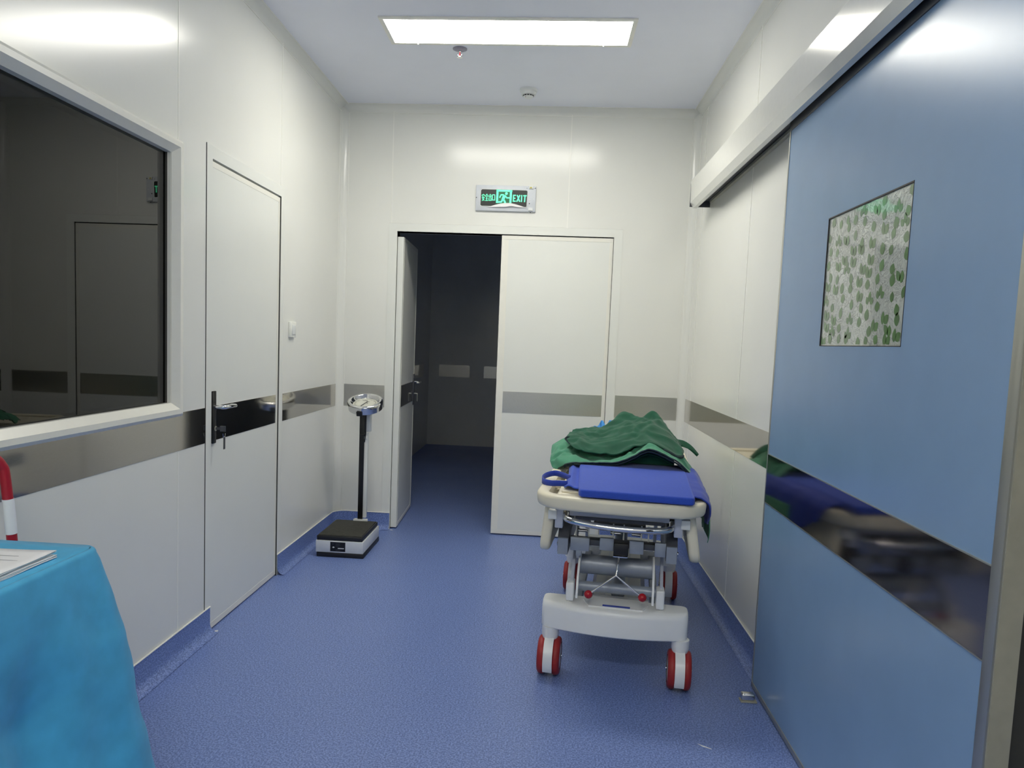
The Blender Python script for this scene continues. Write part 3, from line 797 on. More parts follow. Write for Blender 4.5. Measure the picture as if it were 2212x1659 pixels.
# ---- table, nonwoven cloth, papers, red handle
TZ = 0.80
tx1, ty1 = -1.067, 1.680
tx0, ty0 = -1.425, 0.35
tb = tag(empty('side_table', ((tx0 + tx1) / 2, (ty0 + ty1) / 2, 0)), 'side table under a blue cloth against the left wall', 'table')
tcx, tcy = (tx0 + tx1) / 2, (ty0 + ty1) / 2
box('table_top', tx0 - tcx + 0.004, tx1 - tcx - 0.006, ty0 - tcy, ty1 - tcy - 0.006, TZ - 0.03, TZ - 0.004, M_ALU, tb, 0.003)
for ax in (tx0 - tcx + 0.03, tx1 - tcx - 0.04):
    for ay in (ty0 - tcy + 0.05, ty1 - tcy - 0.05):
        MB().tube([(ax, ay, 0.0003), (ax, ay, TZ - 0.03)], 0.013, 12).build('leg', M_ALU, tb, smooth=True)
# cloth: top sheet + skirts hanging on the room side and at the far end
rows = []
path = []
nseg = 46
for i in range(nseg + 1):                      # along the room-side edge towards the far corner
    path.append((tx1, ty0 - 0.05 + (ty1 - ty0 + 0.05 - 0.03) * i / nseg, 1.0, 0.0))
for i in range(1, 10):
    a = math.radians(90 * i / 10)
    path.append((tx1 - 0.03 + 0.03 * math.cos(a), ty1 - 0.03 + 0.03 * math.sin(a), math.cos(a), math.sin(a)))
for i in range(0, 12):
    path.append((tx1 - 0.03 - (tx1 - 0.03 - tx0) * i / 11, ty1, 0.0, 1.0))
ND = 44
for k in range(ND + 1):
    row = []
    L_ = 0.0
    s_ = max(0.0, (k - 4) / (ND - 4))
    q_ = math.radians(90 * min(1.0, k / 4))
    for j, (x_, y_, nx_, ny_) in enumerate(path):
        if j: L_ += math.hypot(x_ - path[j - 1][0], y_ - path[j - 1][1])
        end = 1 if ny_ == 1.0 else 0
        corner = max(0.0, 1 - abs(j - 51) / 10.0)
        rr_ = 0.012
        z = TZ + 0.003 - rr_ * (1 - math.cos(q_)) - (TZ - 0.02) * s_
        flare = rr_ * math.sin(q_) + 0.055 * s_ ** 0.8 * (1 - end) + 0.02 * s_ * end
        flare += corner * (0.062 * s_ ** 0.65 + 0.035 * s_)
        fold = 0.032 * min(1, s_ * 2.2) * (math.sin(L_ * 15.0 + 1.9 + 1.1 * math.sin(L_ * 3.1)) + 0.35 * math.sin(L_ * 37 + s_ * 2)) * (1 - corner * 0.6)
        w_ = wob((x_, y_, z), 5.0, 0.026 * min(1, s_ * 3)) + wob((x_, y_, z), 17.0, 0.006 * min(1, s_ * 6))
        row.append((x_ + nx_ * (flare + fold * (0.3 if end else 1)) + w_.x, min(y_ + ny_ * (flare + fold * 0.3) + w_.y * 0.5, ty1 + 0.17), max(z, 0.010)))
    rows.append(row)
cm = MB()
cm.grid(rows)
top = []
for i in range(nseg + 1):
    y_ = ty0 - 0.05 + (ty1 - ty0 + 0.05) * i / nseg
    row = []
    for j in range(19):
        x_ = tx0 + (tx1 - tx0) * j / 18
        n_ = NZ.noise(Vector((x_ * 9, y_ * 9, 2.0))) * 0.0022
        edge = min(1.0, (tx1 - x_) / 0.05) * min(1.0, (ty1 - y_) / 0.05)
        cxk, cyk = tx1 - 0.03, ty1 - 0.03
        xx_, yy_ = x_, y_
        if x_ > cxk and y_ > cyk:
            d_ = math.hypot(x_ - cxk, y_ - cyk)
            if d_ > 0.03: xx_, yy_ = cxk + (x_ - cxk) * 0.03 / d_, cyk + (y_ - cyk) * 0.03 / d_
        row.append((xx_, yy_, TZ + 0.003 + n_ * edge * 0.6))
    top.append(row)
cm.grid(top)
co = cm.build('table_cloth', M_CLOTH, smooth=True, angle=0, solid=0.0012)
tag(co, 'blue nonwoven cloth draped over the side table to the floor', 'cloth')
# move its origin to the base
co.data.transform(Matrix.Translation((-tcx, -tcy, 0))); co.location = (tcx, tcy, 0)

pp = tag(empty('paper_stack', (-1.197, 1.425, TZ + 0.006)), 'thin stack of printed white sheets lying on the blue cloth', 'papers')
for k in range(5):
    rot = Matrix.Rotation(math.radians((-0.8, 0.4, -0.3, 0.9, 0.0)[k]), 4, 'Z')
    rows = []
    for i in range(13):
        rows.append([( -0.105 + 0.21 * j / 8, -0.1485 + 0.297 * i / 12, 0.0025 * k + (0.004 * (j / 8) ** 3 if k > 2 else 0) + 0.0008 * math.sin(i * 0.8 + k)) for j in range(9)])
    MB().grid(rows).xform(rot).build('sheet', M_PAPER, pp, smooth=True, angle=0, solid=0.0012)
pl_ = MB()
for y_, a_, b_ in ((0.10, -0.09, 0.05), (0.07, -0.09, 0.08), (0.062, -0.09, 0.03), (0.02, -0.09, 0.07), (-0.02, -0.09, 0.06), (-0.06, -0.09, 0.08)):
    pl_.box(a_, b_, y_ - 0.0008, y_ + 0.0008, 0.0118, 0.0122)
pl_.build('printed_line', M_PRINT, pp)

rh = tag(empty('red_handle', (-1.352, 1.768, 0)), 'red tubular handle with white paper label behind the draped table', 'handle')
pts = catmull([(0.004, 0.03, 0.0), (0.003, 0.022, 0.40), (0.0, 0.012, 0.72), (-0.004, -0.006, 0.93), (-0.007, -0.018, 0.975), (-0.012, -0.045, 0.998), (-0.018, -0.09, 1.002), (-0.024, -0.20, 1.000)], 14)
MB().tube(pts, 0.0125, 16).build('tube', M_REDP, rh, smooth=True)
MB().tube([p for p in pts if 0.792 < p.z < 0.892], 0.0136, 16, caps=False).build('paper_label', M_PAPER, rh, smooth=True)
box('grip_foot', -0.012, 0.02, 0.012, 0.048, 0.0003, 0.02, M_DARK, rh, 0.004)

# ================================================================== STRETCHER
O = Vector((0.312, 2.87, 0))
ANG = math.radians(-6.75)
st = tag(empty('hospital_stretcher', O, ANG), 'cream and white wheeled hospital stretcher with red castors', 'stretcher')
# castors
def caster(u, v):
    p = MB().lathe([(0, 0.150), (0.030, 0.150), (0.034, 0.165), (0.034, 0.200), (0, 0.200)], (u, v, 0), 24).build('castor', M_BASEW, st, smooth=True, angle=40)
    pr = [(0.0, 0), (0, 0)]
    for s in (-1, 1):
        tyre = [(0.050, s * 0.017), (0.072, s * 0.017), (0.0755, s * 0.020), (0.0765, s * 0.030), (0.073, s * 0.040), (0.066, s * 0.0445), (0.052, s * 0.045)]
        MB().lathe(tyre, (u, v, 0.0768), 40, 'x').build('tyre', M_RED, p, smooth=True, angle=50)
        MB().lathe([(0, s * 0.042), (0.02, s * 0.0445), (0.050, s * 0.0435), (0.0525, s * 0.040), (0.0525, s * 0.018)], (u, v, 0.0768), 32, 'x').build('hub_cap', M_HUB, p, smooth=True, angle=50)
    # white mudguard between the twin wheels
    rows = []
    for i in range(19):
        a = math.radians(100 + 115 * i / 18)       # over the top to the near side
        for_ = [(u - 0.0175, 0.079), (u - 0.0175, 0.0835), (u + 0.0175, 0.0835), (u + 0.0175, 0.079)]
        rows.append([(x_, v + r_ * math.cos(a) * 1.0, 0.0768 + r_ * math.sin(a)) for x_, r_ in for_])
    rows2 = []
    for i in range(19):
        a = math.radians(85 + 128 * i / 18)
        rows2.append([(u - 0.0185, v + 0.05 * math.cos(a), 0.0768 + 0.05 * math.sin(a)), (u - 0.0185, v + 0.084 * math.cos(a), 0.0768 + 0.084 * math.sin(a)), (u + 0.0185, v + 0.084 * math.cos(a), 0.0768 + 0.084 * math.sin(a)), (u + 0.0185, v + 0.05 * math.cos(a), 0.0768 + 0.05 * math.sin(a))])
    MB().grid(rows2).build('mudguard', M_BASEW, p, smooth=True, angle=45)
    MB().tube([(u - 0.05, v, 0.0768), (u + 0.05, v, 0.0768)], 0.008, 12).build('axle', M_CHROME, p, smooth=True)
for u in (-0.258, 0.253):
    for v in (0.02, 1.085):
        caster(u, v)
# end cover bars of the base
def endcover(v0, sgn):
    """bowed plastic bar; sgn -1 is the near end"""
    rows = []
    us = [(-0.296, 0.022), (-0.2945, 0.012), (-0.290, 0.005), (-0.282, 0.0015), (-0.272, 0.0)] + [(-0.272 + 0.526 * k / 20, 0.0) for k in range(1, 20)] + [(0.254, 0.0), (0.264, 0.0015), (0.272, 0.005), (0.2765, 0.012), (0.278, 0.022)]
    for u, ins in us:
        s_ = (u + 0.009) / 0.287
        f = sgn * (0.018 + 0.050 * max(0.0, 1 - s_ * s_) - ins)
        bk_ = -sgn * (0.075 - ins)
        k_ = ins * 0.45
        zt, zb = 0.306 - k_, 0.197 + k_
        rows.append([(u, v0 + bk_, zb), (u, v0 + f - sgn * 0.006, zb), (u, v0 + f, zb + 0.005), (u, v0 + f, zt - 0.026), (u, v0 + f - sgn * 0.004, zt - 0.012), (u, v0 + f - sgn * 0.014, zt - 0.003), (u, v0 + f - sgn * 0.028, zt), (u, v0 + bk_, zt), (u, v0 + bk_, zb)])
    mb2 = MB().grid(rows)
    n = 9
    mb2.f.append(tuple(range(8))); mb2.f.append(tuple((len(us) - 1) * n + j for j in range(8))[::-1])
    o = mb2.build('end_cover', M_BASEW, st, smooth=True, angle=35)
    return o
ec = endcover(0.02, -1)
endcover(1.085, 1)
MB().prism([(-0.135, 0.055), (-0.11, -0.018), (0.10, -0.018), (0.125, 0.055), (0.125, 0.12), (-0.135, 0.12)], 'z', 0.29, 0.311).build('cover_hump', M_BASEW, st)
box('cover_slot', -0.055, 0.052, -0.012, 0.004, 0.3105, 0.3125, M_SHEETB, ec, 0.0005)
# base frame and hood
for u in (-0.17, 0.155):
    box('base_rail', u - 0.016, u + 0.016, 0.06, 1.05, 0.205, 0.245, M_GREY, st, 0.003)
MB().prism([(-0.125, 0.20), (-0.10, 0.285), (0.095, 0.285), (0.12, 0.20)], 'y', 0.10, 1.0).build('base_hood', M_HOOD, st)
for k in range(3):
    box('hood_rib', -0.06 + k * 0.05, -0.052 + k * 0.05, 0.11, 0.99, 0.285, 0.289, M_GREY, st)
# uprights: white foot blocks, pale links, cross tubes
for u, s in ((-0.187, -1), (0.166, 1)):
    b = box('foot_block', u - 0.016, u + 0.016, 0.005, 0.075, 0.312, 0.386, M_BASEW, st, 0.006, 3)
    MB().lathe([(0, 0.296), (0.006, 0.296), (0.006, 0.314)], (u + 0.004, 0.02, 0), 12).build('bolt', M_CHROME, b, smooth=True)
    q = MB().prism([(0.02, 0.37), (0.055, 0.37), (0.30, 0.60), (0.265, 0.60)], 'x', u - 0.006 + 0.004, u + 0.010).build('lift_arm', M_LAV, st)
    q = MB().prism([(1.04, 0.28), (1.075, 0.28), (0.86, 0.60), (0.825, 0.60)], 'x', u - 0.006, u + 0.010).build('lift_arm', M_LAV, st)
    # curved guide plate
    pa = [(0.16 + 0.20 * math.cos(math.radians(a)), 0.33 + 0.17 * math.sin(math.radians(a))) for a in range(176, 99, -7)]
    pb = [(0.16 + 0.165 * math.cos(math.radians(a)), 0.33 + 0.14 * math.sin(math.radians(a))) for a in range(100, 177, 7)]
    MB().prism(pa + pb, 'x', u - s * 0.030 - 0.004, u - s * 0.030 + 0.004).build('guide_plate', M_BASEW, st)
MB().tube([(-0.158, 0.14, 0.43), (0.142, 0.14, 0.43)], 0.040, 28).build('cross_tube', M_GREY, st, smooth=True)
MB().tube([(-0.165, 0.06, 0.362), (0.150, 0.06, 0.362)], 0.020, 20).build('cross_tube', M_GREY, st, smooth=True)
MB().tube([(0.0, 0.18, 0.30), (0.0, 0.62, 0.56)], 0.028, 20).build('gas_spring', M_GREY, st, smooth=True)
# upper carriage
for u, s in ((-0.225, -1), (0.200, 1)):
    ch_ = MB()
    ch_.box(u - 0.020, u + 0.020, 0.02, 1.30, 0.495, 0.560)
    cb = ch_.build('side_channel', M_GREY, st)
    MB().prism([(0.032, 0.502), (0.032, 0.556), (0.10, 0.630), (0.30, 0.655), (0.30, 0.60), (0.14, 0.56)], 'x', u - 0.022, u + 0.022).build('channel_bracket', M_GREYD, st)
    for z in (0.515, 0.595):
        MB().lathe([(0, 0.030), (0.008, 0.030), (0.009, 0.026), (0.009, 0.018)], (u, 0.10, z), 14, 'x').build('bolt', M_CHROME, cb, smooth=True) if s > 0 else MB().lathe([(0, -0.030), (0.008, -0.030), (0.009, -0.026), (0.009, -0.018)], (u, 0.10, z), 14, 'x').build('bolt', M_CHROME, cb, smooth=True)
    box('corner_post', u - 0.016 + s * 0.02, u + 0.016 + s * 0.02, 0.02, 0.06, 0.60, 0.690, M_LAV, st, 0.003)
    box('rail_hinge', u + s * 0.046 - 0.017, u + s * 0.046 + 0.017, 0.012, 0.06, 0.635, 0.672, M_WHITEP, st, 0.003)
box('front_crossbeam', -0.20, 0.175, 0.05, 0.10, 0.532, 0.556, M_GREYD, st, 0.003)
for u0, u1, z0, z1 in ((-0.196, -0.120, 0.512, 0.565), (-0.080, -0.024, 0.522, 0.572), (0.036, 0.092, 0.518, 0.570), (0.135, 0.178, 0.515, 0.570)):
    pb_ = box('front_bracket', u0, u1, 0.030, 0.050, z0, z1, M_GREY, st, 0.003)
box('bracket_tongue', -0.172, -0.150, 0.032, 0.048, 0.49, 0.515, M_GREY, st, 0.002)
MB().tube([(-0.12, 0.06, 0.537), (0.135, 0.06, 0.537)], 0.010, 12).build('cross_rod', M_CHROME, st, smooth=True)
lvb = box('lever_box', -0.024, 0.034, 0.018, 0.055, 0.508, 0.558, M_DARK, st, 0.004)
box('box_lip', -0.024, 0.032, 0.012, 0.03, 0.504, 0.508, M_CHROME, lvb)
box('slide_frame', -0.115, 0.10, 0.12, 0.34, 0.586, 0.592, M_GREYD, st)
for u0 in (-0.155, -0.02, 0.065):
    box('catch_block', u0 - 0.03, u0 + 0.03, 0.13, 0.18, 0.592, 0.604, M_GREYD, st, 0.003)
    box('catch_plate', u0 - 0.022, u0 + 0.022, 0.10, 0.13, 0.572, 0.580, M_CHROME, st, 0.002)
for u0 in (-0.178, -0.128, -0.03, 0.012, 0.082, 0.11):
    MB().tube([(u0, 0.09, 0.555), (u0, 0.09, 0.618)], 0.003, 8).build('pull_rod', M_WHITEP, st, smooth=True)
box('deck_beam', -0.205, 0.185, 0.03, 0.05, 0.652, 0.690, M_LAV, st, 0.002)
box('deck_beam_groove', -0.18, 0.165, 0.026, 0.034, 0.640, 0.652, M_GREYD, st)
# chrome push bar, bowed towards the viewer
pb = catmull([(-0.222, 0.06, 0.652), (-0.216, 0.0, 0.650), (-0.19, -0.030, 0.645), (-0.10, -0.048, 0.638), (0.0, -0.053, 0.634), (0.09, -0.048, 0.634), (0.165, -0.030, 0.636), (0.192, 0.0, 0.640), (0.198, 0.06, 0.645)], 6)
MB().tube(pb, 0.0125, 16).build('push_bar', M_CHROME, st, smooth=True)
# release lever with red knobs
MB().tube(catmull([(-0.001, 0.03, 0.510), (-0.004, -0.01, 0.47), (-0.008, -0.025, 0.440)], 4), 0.0045, 10).build('lever_stem', M_CHROME, st, smooth=True)
for e in ((-0.111, -0.035, 0.360), (0.096, -0.035, 0.368)):
    MB().tube([(-0.008, -0.025, 0.442), e], 0.0038, 10).build('lever_arm', M_CHROME, st, smooth=True)
    MB().lathe([(0.0165 * math.sin(math.radians(a)), -0.0165 * math.cos(math.radians(a))) for a in range(0, 181, 12)], e, 20).build('lever_knob', M_REDK, st, smooth=True)
# bumper ring (cream)
bu0, bu1, bv0, bv1, br = -0.318, 0.300, -0.018, 1.72, 0.085
ring = []
for cxx, cyy_, a0 in ((bu1 - br, bv1 - br, 0), (bu0 + br, bv1 - br, 90), (bu0 + br, bv0 + br, 180), (bu1 - br, bv0 + br, 270)):
    ring += arc(cxx, cyy_, br, a0, a0 + 90, 8)
dense = []
for i in range(len(ring)):
    p, q = Vector(ring[i]), Vector(ring[(i + 1) % len(ring)])
    n_ = max(1, int((q - p).length / 0.05))
    for k in range(n_): dense.append(p.lerp(q, k / n_))
def bowv(p):
    t_ = (p.x - (bu0 + bu1) / 2) / ((bu1 - bu0) / 2)
    if p.y < 0.3: return Vector((p.x, p.y - 0.042 * max(0, 1 - t_ * t_) * max(0, 1 - (p.y - bv0) / 0.3)))
    return p
dense = [bowv(p) for p in dense]
n_ = len(dense)
prof2 = [(-0.024, -0.020), (-0.018, -0.026), (0.008, -0.027), (0.017, -0.023), (0.021, -0.014), (0.024, 0.014), (0.021, 0.023), (0.013, 0.028), (-0.016, 0.028), (-0.024, 0.022)]
rows = []
for i in range(n_):
    t_ = (dense[(i + 1) % n_] - dense[i - 1]).normalized()
    nn = Vector((t_.y, -t_.x))
    rows.append([(dense[i].x + nn.x * a, dense[i].y + nn.y * a, 0.716 + b) for a, b in prof2 + prof2[:1]])
rows.append(rows[0])
MB().grid(rows).build('bumper_ring', M_CREAM, st, smooth=True, angle=50)
box('deck_panel', -0.262, 0.245, 0.055, 0.88, 0.700, 0.734, M_CREAM, st, 0.012, 3)
box('deck_panel', -0.262, 0.245, 0.90, 1.66, 0.700, 0.734, M_CREAM, st, 0.012, 3)
box('deck_rib', -0.245, -0.150, 0.07, 0.36, 0.732, 0.744, M_CREAM, st, 0.006, 3)
box('deck_front', -0.20, 0.19, -0.045, 0.07, 0.696, 0.728, M_CREAM, st, 0.010, 3)
for v_ in (0.34, 0.84, 1.40):
    for u0, u1 in ((-0.305, -0.255), (0.24, 0.29)):
        box('ring_lug', u0, u1, v_ - 0.035, v_ + 0.035, 0.705, 0.730, M_CREAM, st, 0.006)
# folded side rails
def side_rail(u, lean, s):
    poly = []
    v0, v1, z0, z1 = 0.035, 1.02, 0.492, 0.686
    for cxx, cyy_, rr, a0 in ((v1 - 0.09, z1 - 0.02, 0.02, 0), (v0 + 0.03, z1 - 0.02, 0.02, 90), (v0 + 0.05, z0 + 0.05, 0.05, 180), (v1 - 0.12, z0 + 0.05, 0.05, 270)):
        poly += arc(cxx, cyy_, rr, a0, a0 + 90, 6)
    bm = bmesh.new()
    mbp = MB().prism(poly, 'x', -0.021, 0.021)
    vs = [bm.verts.new(p) for p in mbp.v]
    for f in mbp.f: bm.faces.new([vs[i] for i in f])
    bmesh.ops.recalc_face_normals(bm, faces=bm.faces)
    edges = [e for e in bm.edges if abs(e.verts[0].co.x - e.verts[1].co.x) < 1e-6]
    bmesh.ops.bevel(bm, geom=edges, offset=0.014, segments=4, profile=0.5, affect='EDGES')
    for v in bm.verts:
        v.co.x += u + lean * (0.69 - v.co.z)
    mb3 = MB(); mb3.addbm(bm)
    mb3.build('side_rail', M_CREAM, st, smooth=True, angle=40)
side_rail(-0.284, -0.09, -1)
side_rail(0.262, 0.16, 1)

# ---- blue pad on the stretcher (thing of its own)
def bedthing(name, label, cat, group=None, loc=(0, 0.3, 0.74)):
    p = O + Matrix.Rotation(ANG, 3, 'Z') @ Vector(loc)
    return tag(empty(name, p, ANG), label, cat, group)
BL = Vector((0, 0.3, 0.74))
def toloc(mb): return mb.xform(Matrix.Translation(-BL))
pd = bedthing('stretcher_pad', 'flat blue padded board on the near end of the stretcher', 'pad')
poly = [(-0.158, -0.062), (0.262, -0.070), (0.270, -0.05), (0.272, 0.56), (0.272, 0.72), (-0.215, 0.72), (-0.207, 0.50), (-0.168, -0.045)]
bm = bmesh.new()
mbp = MB().prism(poly, 'z', 0.748, 0.778)
vs = [bm.verts.new(p) for p in mbp.v]
for f in mbp.f: bm.faces.new([vs[i] for i in f])
bmesh.ops.recalc_face_normals(bm, faces=bm.faces)
bmesh.ops.bevel(bm, geom=list(bm.edges), offset=0.008, segments=3, profile=0.5, affect='EDGES')
mb3 = MB(); mb3.addbm(bm); toloc(mb3)
mb3.build('pad_board', M_PAD, pd, smooth=True, angle=50)
# cloth sleeve flap on the left, side flap on the right hanging over the bumper
rows = surf([[(-0.236, 0.09, 0.752), (-0.215, 0.07, 0.764), (-0.19, 0.06, 0.757), (-0.160, 0.05, 0.760)],
             [(-0.240, 0.25, 0.752), (-0.222, 0.25, 0.768), (-0.20, 0.25, 0.757), (-0.165, 0.25, 0.762)],
             [(-0.246, 0.42, 0.752), (-0.230, 0.42, 0.770), (-0.21, 0.42, 0.758), (-0.175, 0.42, 0.762)],
             [(-0.262, 0.60, 0.752), (-0.245, 0.60, 0.768), (-0.22, 0.60, 0.760), (-0.180, 0.60, 0.764)]], 6, 6)
toloc(MB().grid(rows)).build('pad_sleeve', M_PAD, pd, smooth=True, angle=0, solid=0.004)
rows = surf([[(0.255, 0.02, 0.770), (0.285, 0.03, 0.764), (0.306, 0.04, 0.756), (0.333, 0.05, 0.735), (0.340, 0.07, 0.690)],
             [(0.255, 0.14, 0.772), (0.290, 0.14, 0.768), (0.318, 0.15, 0.760), (0.341, 0.16, 0.725), (0.347, 0.17, 0.640)],
             [(0.255, 0.30, 0.772), (0.292, 0.30, 0.768), (0.320, 0.30, 0.760), (0.346, 0.30, 0.715), (0.352, 0.30, 0.600)],
             [(0.255, 0.46, 0.772), (0.292, 0.46, 0.770), (0.320, 0.46, 0.762), (0.348, 0.46, 0.715), (0.356, 0.46, 0.600)],
             [(0.255, 0.70, 0.772), (0.292, 0.70, 0.770), (0.320, 0.70, 0.762), (0.350, 0.70, 0.715), (0.360, 0.70, 0.600)]], 6, 6)
rows = [[Vector(p) + wob(p, 14, 0.006) for p in r] for r in rows]
toloc(MB().grid(rows)).build('pad_flap', M_SHEETB, pd, smooth=True, angle=0, solid=0.004)
lp_ = catmull([(-0.225, 0.235, 0.765), (-0.262, 0.285, 0.768), (-0.300, 0.315, 0.768), (-0.333, 0.285, 0.762), (-0.343, 0.228, 0.757), (-0.330, 0.165, 0.757), (-0.295, 0.130, 0.758), (-0.262, 0.118, 0.762), (-0.225, 0.112, 0.764)], 6)
toloc(MB().grid([[p + Vector((0, 0, -0.012)) for p in lp_], [p + Vector((0, 0, 0.012)) for p in lp_]])).build('strap_loop', M_SHEETB, pd, smooth=True, angle=0, solid=0.003)

# ---- light green sheet, crumpled, with piped front lip
GL = Vector((0, 0.9, 0.76))
def bed2(name, label, cat):
    p = O + Matrix.Rotation(ANG, 3, 'Z') @ GL
    return tag(empty(name, p, ANG), label, cat)
def tl2(mb): return mb.xform(Matrix.Translation(-GL))
ls = bed2('surgical_sheet', 'crumpled light green surgical sheet with dark piped edge on the stretcher', 'sheet')
ctrl = [
 [(-0.318, 0.57, 0.738), (-0.262, 0.55, 0.778), (-0.129, 0.55, 0.787), (-0.024, 0.55, 0.801), (0.038, 0.55, 0.832), (0.109, 0.55, 0.870), (0.183, 0.55, 0.843), (0.258, 0.55, 0.798), (0.318, 0.54, 0.735), (0.358, 0.52, 0.640), (0.366, 0.50, 0.530)],
 [(-0.352, 0.60, 0.760), (-0.300, 0.61, 0.800), (-0.132, 0.61, 0.792), (-0.026, 0.61, 0.806), (0.038, 0.61, 0.836), (0.110, 0.61, 0.873), (0.185, 0.61, 0.850), (0.258, 0.61, 0.808), (0.324, 0.60, 0.738), (0.360, 0.58, 0.640), (0.368, 0.56, 0.520)],
 [(-0.362, 0.70, 0.785), (-0.300, 0.69, 0.818), (-0.200, 0.69, 0.806), (-0.060, 0.69, 0.812), (0.038, 0.69, 0.836), (0.111, 0.69, 0.866), (0.187, 0.69, 0.855), (0.253, 0.69, 0.820), (0.326, 0.70, 0.738), (0.362, 0.70, 0.640), (0.370, 0.70, 0.520)],
 [(-0.368, 0.86, 0.812), (-0.305, 0.84, 0.846), (-0.200, 0.82, 0.838), (-0.060, 0.82, 0.832), (0.038, 0.82, 0.840), (0.111, 0.82, 0.850), (0.187, 0.82, 0.840), (0.250, 0.82, 0.812), (0.326, 0.84, 0.735), (0.362, 0.86, 0.650), (0.370, 0.86, 0.560)],
 [(-0.345, 1.05, 0.780), (-0.290, 1.05, 0.830), (-0.200, 1.05, 0.830), (-0.060, 1.05, 0.835), (0.038, 1.05, 0.840), (0.111, 1.05, 0.840), (0.187, 1.05, 0.820), (0.245, 1.05, 0.790), (0.295, 1.05, 0.752), (0.328, 1.05, 0.700), (0.335, 1.05, 0.640)],
 [(-0.27, 1.30, 0.752), (-0.24, 1.30, 0.775), (-0.18, 1.30, 0.790), (-0.06, 1.30, 0.800), (0.038, 1.30, 0.800), (0.111, 1.30, 0.790), (0.187, 1.30, 0.775), (0.225, 1.30, 0.765), (0.245, 1.30, 0.758), (0.26, 1.30, 0.752), (0.265, 1.30, 0.750)]]
rows = surf(ctrl, 12, 12)
def ridge(q):
    return 1.0 - 2.0 * abs(NZ.noise(q))
def wrk(p, a=0.012, s=9.0):
    p = Vector(p)
    f = min(1.0, max(0.0, (p.y - 0.56) / 0.05))
    q = Vector((p.x * s, p.y * s * 1.3, p.z * s * 0.7)) + wob(p, 5.0, 0.9)
    d = 0.9 * (ridge(q) - 0.5) + 0.45 * (ridge(q * 2.1 + Vector((3, 1, 7))) - 0.5) + 0.15 * NZ.noise(q * 4.7)
    return p + Vector((0.0, 0.0, d * a * (0.3 + 0.7 * f))) + Vector((0, -d * a * 0.5 * f, 0)) + wob(p, s, a * 0.35 * f)
rows = [[wrk(p, 0.022, 9.0) for p in r] for r in rows]
tl2(MB().grid(rows)).build('sheet_cloth', M_GREENL, ls, smooth=True, angle=0, solid=0.004)
lip = rows[0]
rw = surf([[(0.352, 0.30, 0.70), (0.360, 0.28, 0.62), (0.362, 0.27, 0.56), (0.358, 0.28, 0.525)],
           [(0.358, 0.40, 0.70), (0.372, 0.40, 0.62), (0.376, 0.40, 0.56), (0.372, 0.40, 0.515)],
           [(0.360, 0.52, 0.70), (0.368, 0.52, 0.62), (0.370, 0.52, 0.56), (0.366, 0.52, 0.520)]], 5, 5)
tl2(MB().grid(rw)).build('hanging_corner', M_GREENL, ls, smooth=True, angle=0, solid=0.003)
for dz, dv in ((0.0, -0.004), (-0.011, 0.002)):
    tl2(MB().tube([p + Vector((0, dv, dz)) for p in lip[9:-12]], 0.0035, 8)).build('piped_edge', M_HEM, ls, smooth=True)
# doubled inner layers showing under the hump
for k, (dz, mm, v_) in enumerate(((0.018, M_HEM, 0.575), (0.030, M_GREEN, 0.60))):
    a_, b_ = [], []
    for p in lip[15:-42]:
        zt = max(p.z - dz, 0.783)
        a_.append((p.x, v_, zt)); b_.append((p.x, v_ + 0.18, max(zt, 0.783)))
    tl2(MB().grid([a_, b_])).build('inner_layer', mm, ls, smooth=True, angle=0, solid=0.004)
bk_ = [(p.x, 0.66, 0.781) for p in lip[15:-42]]
tl2(MB().grid([bk_, [(p.x, 0.665, max(p.z - 0.02, 0.784)) for p in lip[15:-42]]])).build('inner_layer', M_GREEN, ls, smooth=True, angle=0, solid=0.003)

# ---- dark green drape heaped on top
dg = bed2('surgical_drape', 'dark green surgical drape heaped into two peaks on the stretcher', 'drape')
ctrl = [
 [(-0.262, 0.66, 0.858), (-0.235, 0.62, 0.848), (-0.134, 0.60, 0.826), (-0.027, 0.60, 0.838), (0.089, 0.62, 0.878), (0.174, 0.61, 0.862), (0.245, 0.62, 0.836), (0.262, 0.66, 0.834)],
 [(-0.292, 0.72, 0.876), (-0.250, 0.70, 0.872), (-0.160, 0.70, 0.862), (-0.030, 0.70, 0.876), (0.094, 0.70, 0.906), (0.180, 0.70, 0.898), (0.246, 0.70, 0.862), (0.268, 0.72, 0.842)],
 [(-0.285, 0.84, 0.884), (-0.245, 0.82, 0.886), (-0.150, 0.82, 0.888), (-0.034, 0.82, 0.918), (0.092, 0.82, 0.948), (0.178, 0.82, 0.925), (0.236, 0.82, 0.880), (0.262, 0.84, 0.848)],
 [(-0.272, 0.93, 0.884), (-0.235, 0.92, 0.894), (-0.148, 0.92, 0.906), (-0.038, 0.92, 0.950), (0.080, 0.92, 0.968), (0.162, 0.92, 0.950), (0.230, 0.92, 0.886), (0.262, 0.92, 0.846)],
 [(-0.250, 1.00, 0.876), (-0.200, 1.00, 0.892), (-0.107, 1.00, 0.914), (-0.029, 1.00, 0.992), (0.052, 1.00, 0.958), (0.126, 1.00, 0.999), (0.205, 1.00, 0.905), (0.240, 1.00, 0.858)],
 [(-0.22, 1.10, 0.850), (-0.18, 1.10, 0.860), (-0.10, 1.10, 0.880), (-0.03, 1.08, 0.930), (0.052, 1.08, 0.920), (0.128, 1.08, 0.940), (0.190, 1.10, 0.870), (0.225, 1.10, 0.830)],
 [(-0.20, 1.28, 0.800), (-0.16, 1.28, 0.810), (-0.09, 1.28, 0.820), (-0.03, 1.28, 0.830), (0.052, 1.28, 0.830), (0.120, 1.28, 0.820), (0.170, 1.28, 0.805), (0.20, 1.28, 0.795)]]
rows = surf(ctrl, 13, 12)
rows = [[wrk(p, 0.016, 7.0) for p in r] for r in rows]
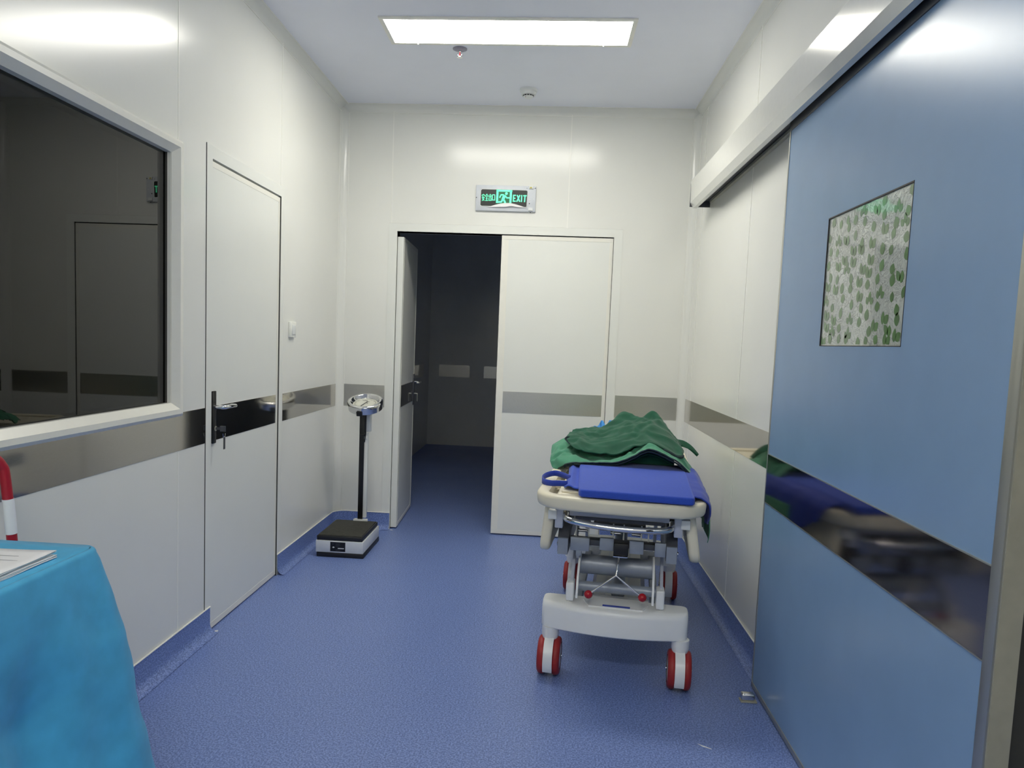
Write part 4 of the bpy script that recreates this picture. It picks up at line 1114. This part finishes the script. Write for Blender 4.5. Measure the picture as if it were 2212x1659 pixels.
tl2(MB().grid(rows)).build('drape_cloth', M_GREEN, dg, smooth=True, angle=0, solid=0.005)
# curled-back left fold and the hem along the front
fold = surf([[(-0.262, 0.66, 0.852), (-0.285, 0.69, 0.862), (-0.300, 0.71, 0.874), (-0.290, 0.72, 0.884)],
             [(-0.245, 0.66, 0.842), (-0.262, 0.69, 0.845), (-0.278, 0.71, 0.856), (-0.272, 0.74, 0.880)],
             [(-0.225, 0.66, 0.838), (-0.238, 0.69, 0.836), (-0.248, 0.72, 0.845), (-0.245, 0.75, 0.872)]], 6, 6)
tl2(MB().grid(fold)).build('drape_fold', M_HEM, dg, smooth=True, angle=0, solid=0.004)
tl2(MB().tube([p + Vector((0, -0.002, -0.006)) for p in rows[0][64:90]], 0.0075, 8)).build('drape_hem', M_HEM, dg, smooth=True)
# trailing tail to the right and knot of fabric at the left peak
tail = surf([[(0.195, 0.97, 0.900), (0.240, 0.98, 0.873), (0.285, 1.0, 0.862), (0.325, 1.0, 0.838), (0.362, 1.0, 0.798)],
             [(0.205, 0.96, 0.870), (0.250, 0.96, 0.853), (0.285, 0.98, 0.843), (0.322, 0.98, 0.822), (0.358, 0.99, 0.794)],
             [(0.215, 0.96, 0.842), (0.250, 0.96, 0.836), (0.280, 0.97, 0.836), (0.316, 0.98, 0.820), (0.352, 0.99, 0.788)]], 6, 6)
tl2(MB().grid(tail)).build('drape_tail', M_GREEN, dg, smooth=True, angle=0, solid=0.004)

cpb = bed2('fabric_scrap', 'scrap of bright blue nonwoven fabric tucked behind the green drape', 'fabric scrap')
rows = []
for i in range(13):
    u = -0.185 + 0.13 * i / 12
    zt = 0.905 + 0.022 * (i / 12) + (0.026 if i in (4, 5) else 0.022 if i in (8, 9, 10) else 0.004 if i % 2 else -0.004)
    rows.append([(u, 1.02, 0.83), (u + 0.004, 1.03 + 0.010 * (-1) ** i, 0.875), (u, 1.035 + 0.012 * (-1) ** i, zt), (u + 0.005, 1.07, zt - 0.03), (u, 1.10, 0.83)])
tl2(MB().grid(rows)).build('pleated_fabric', M_CAP, cpb, smooth=True, angle=0, solid=0.002)
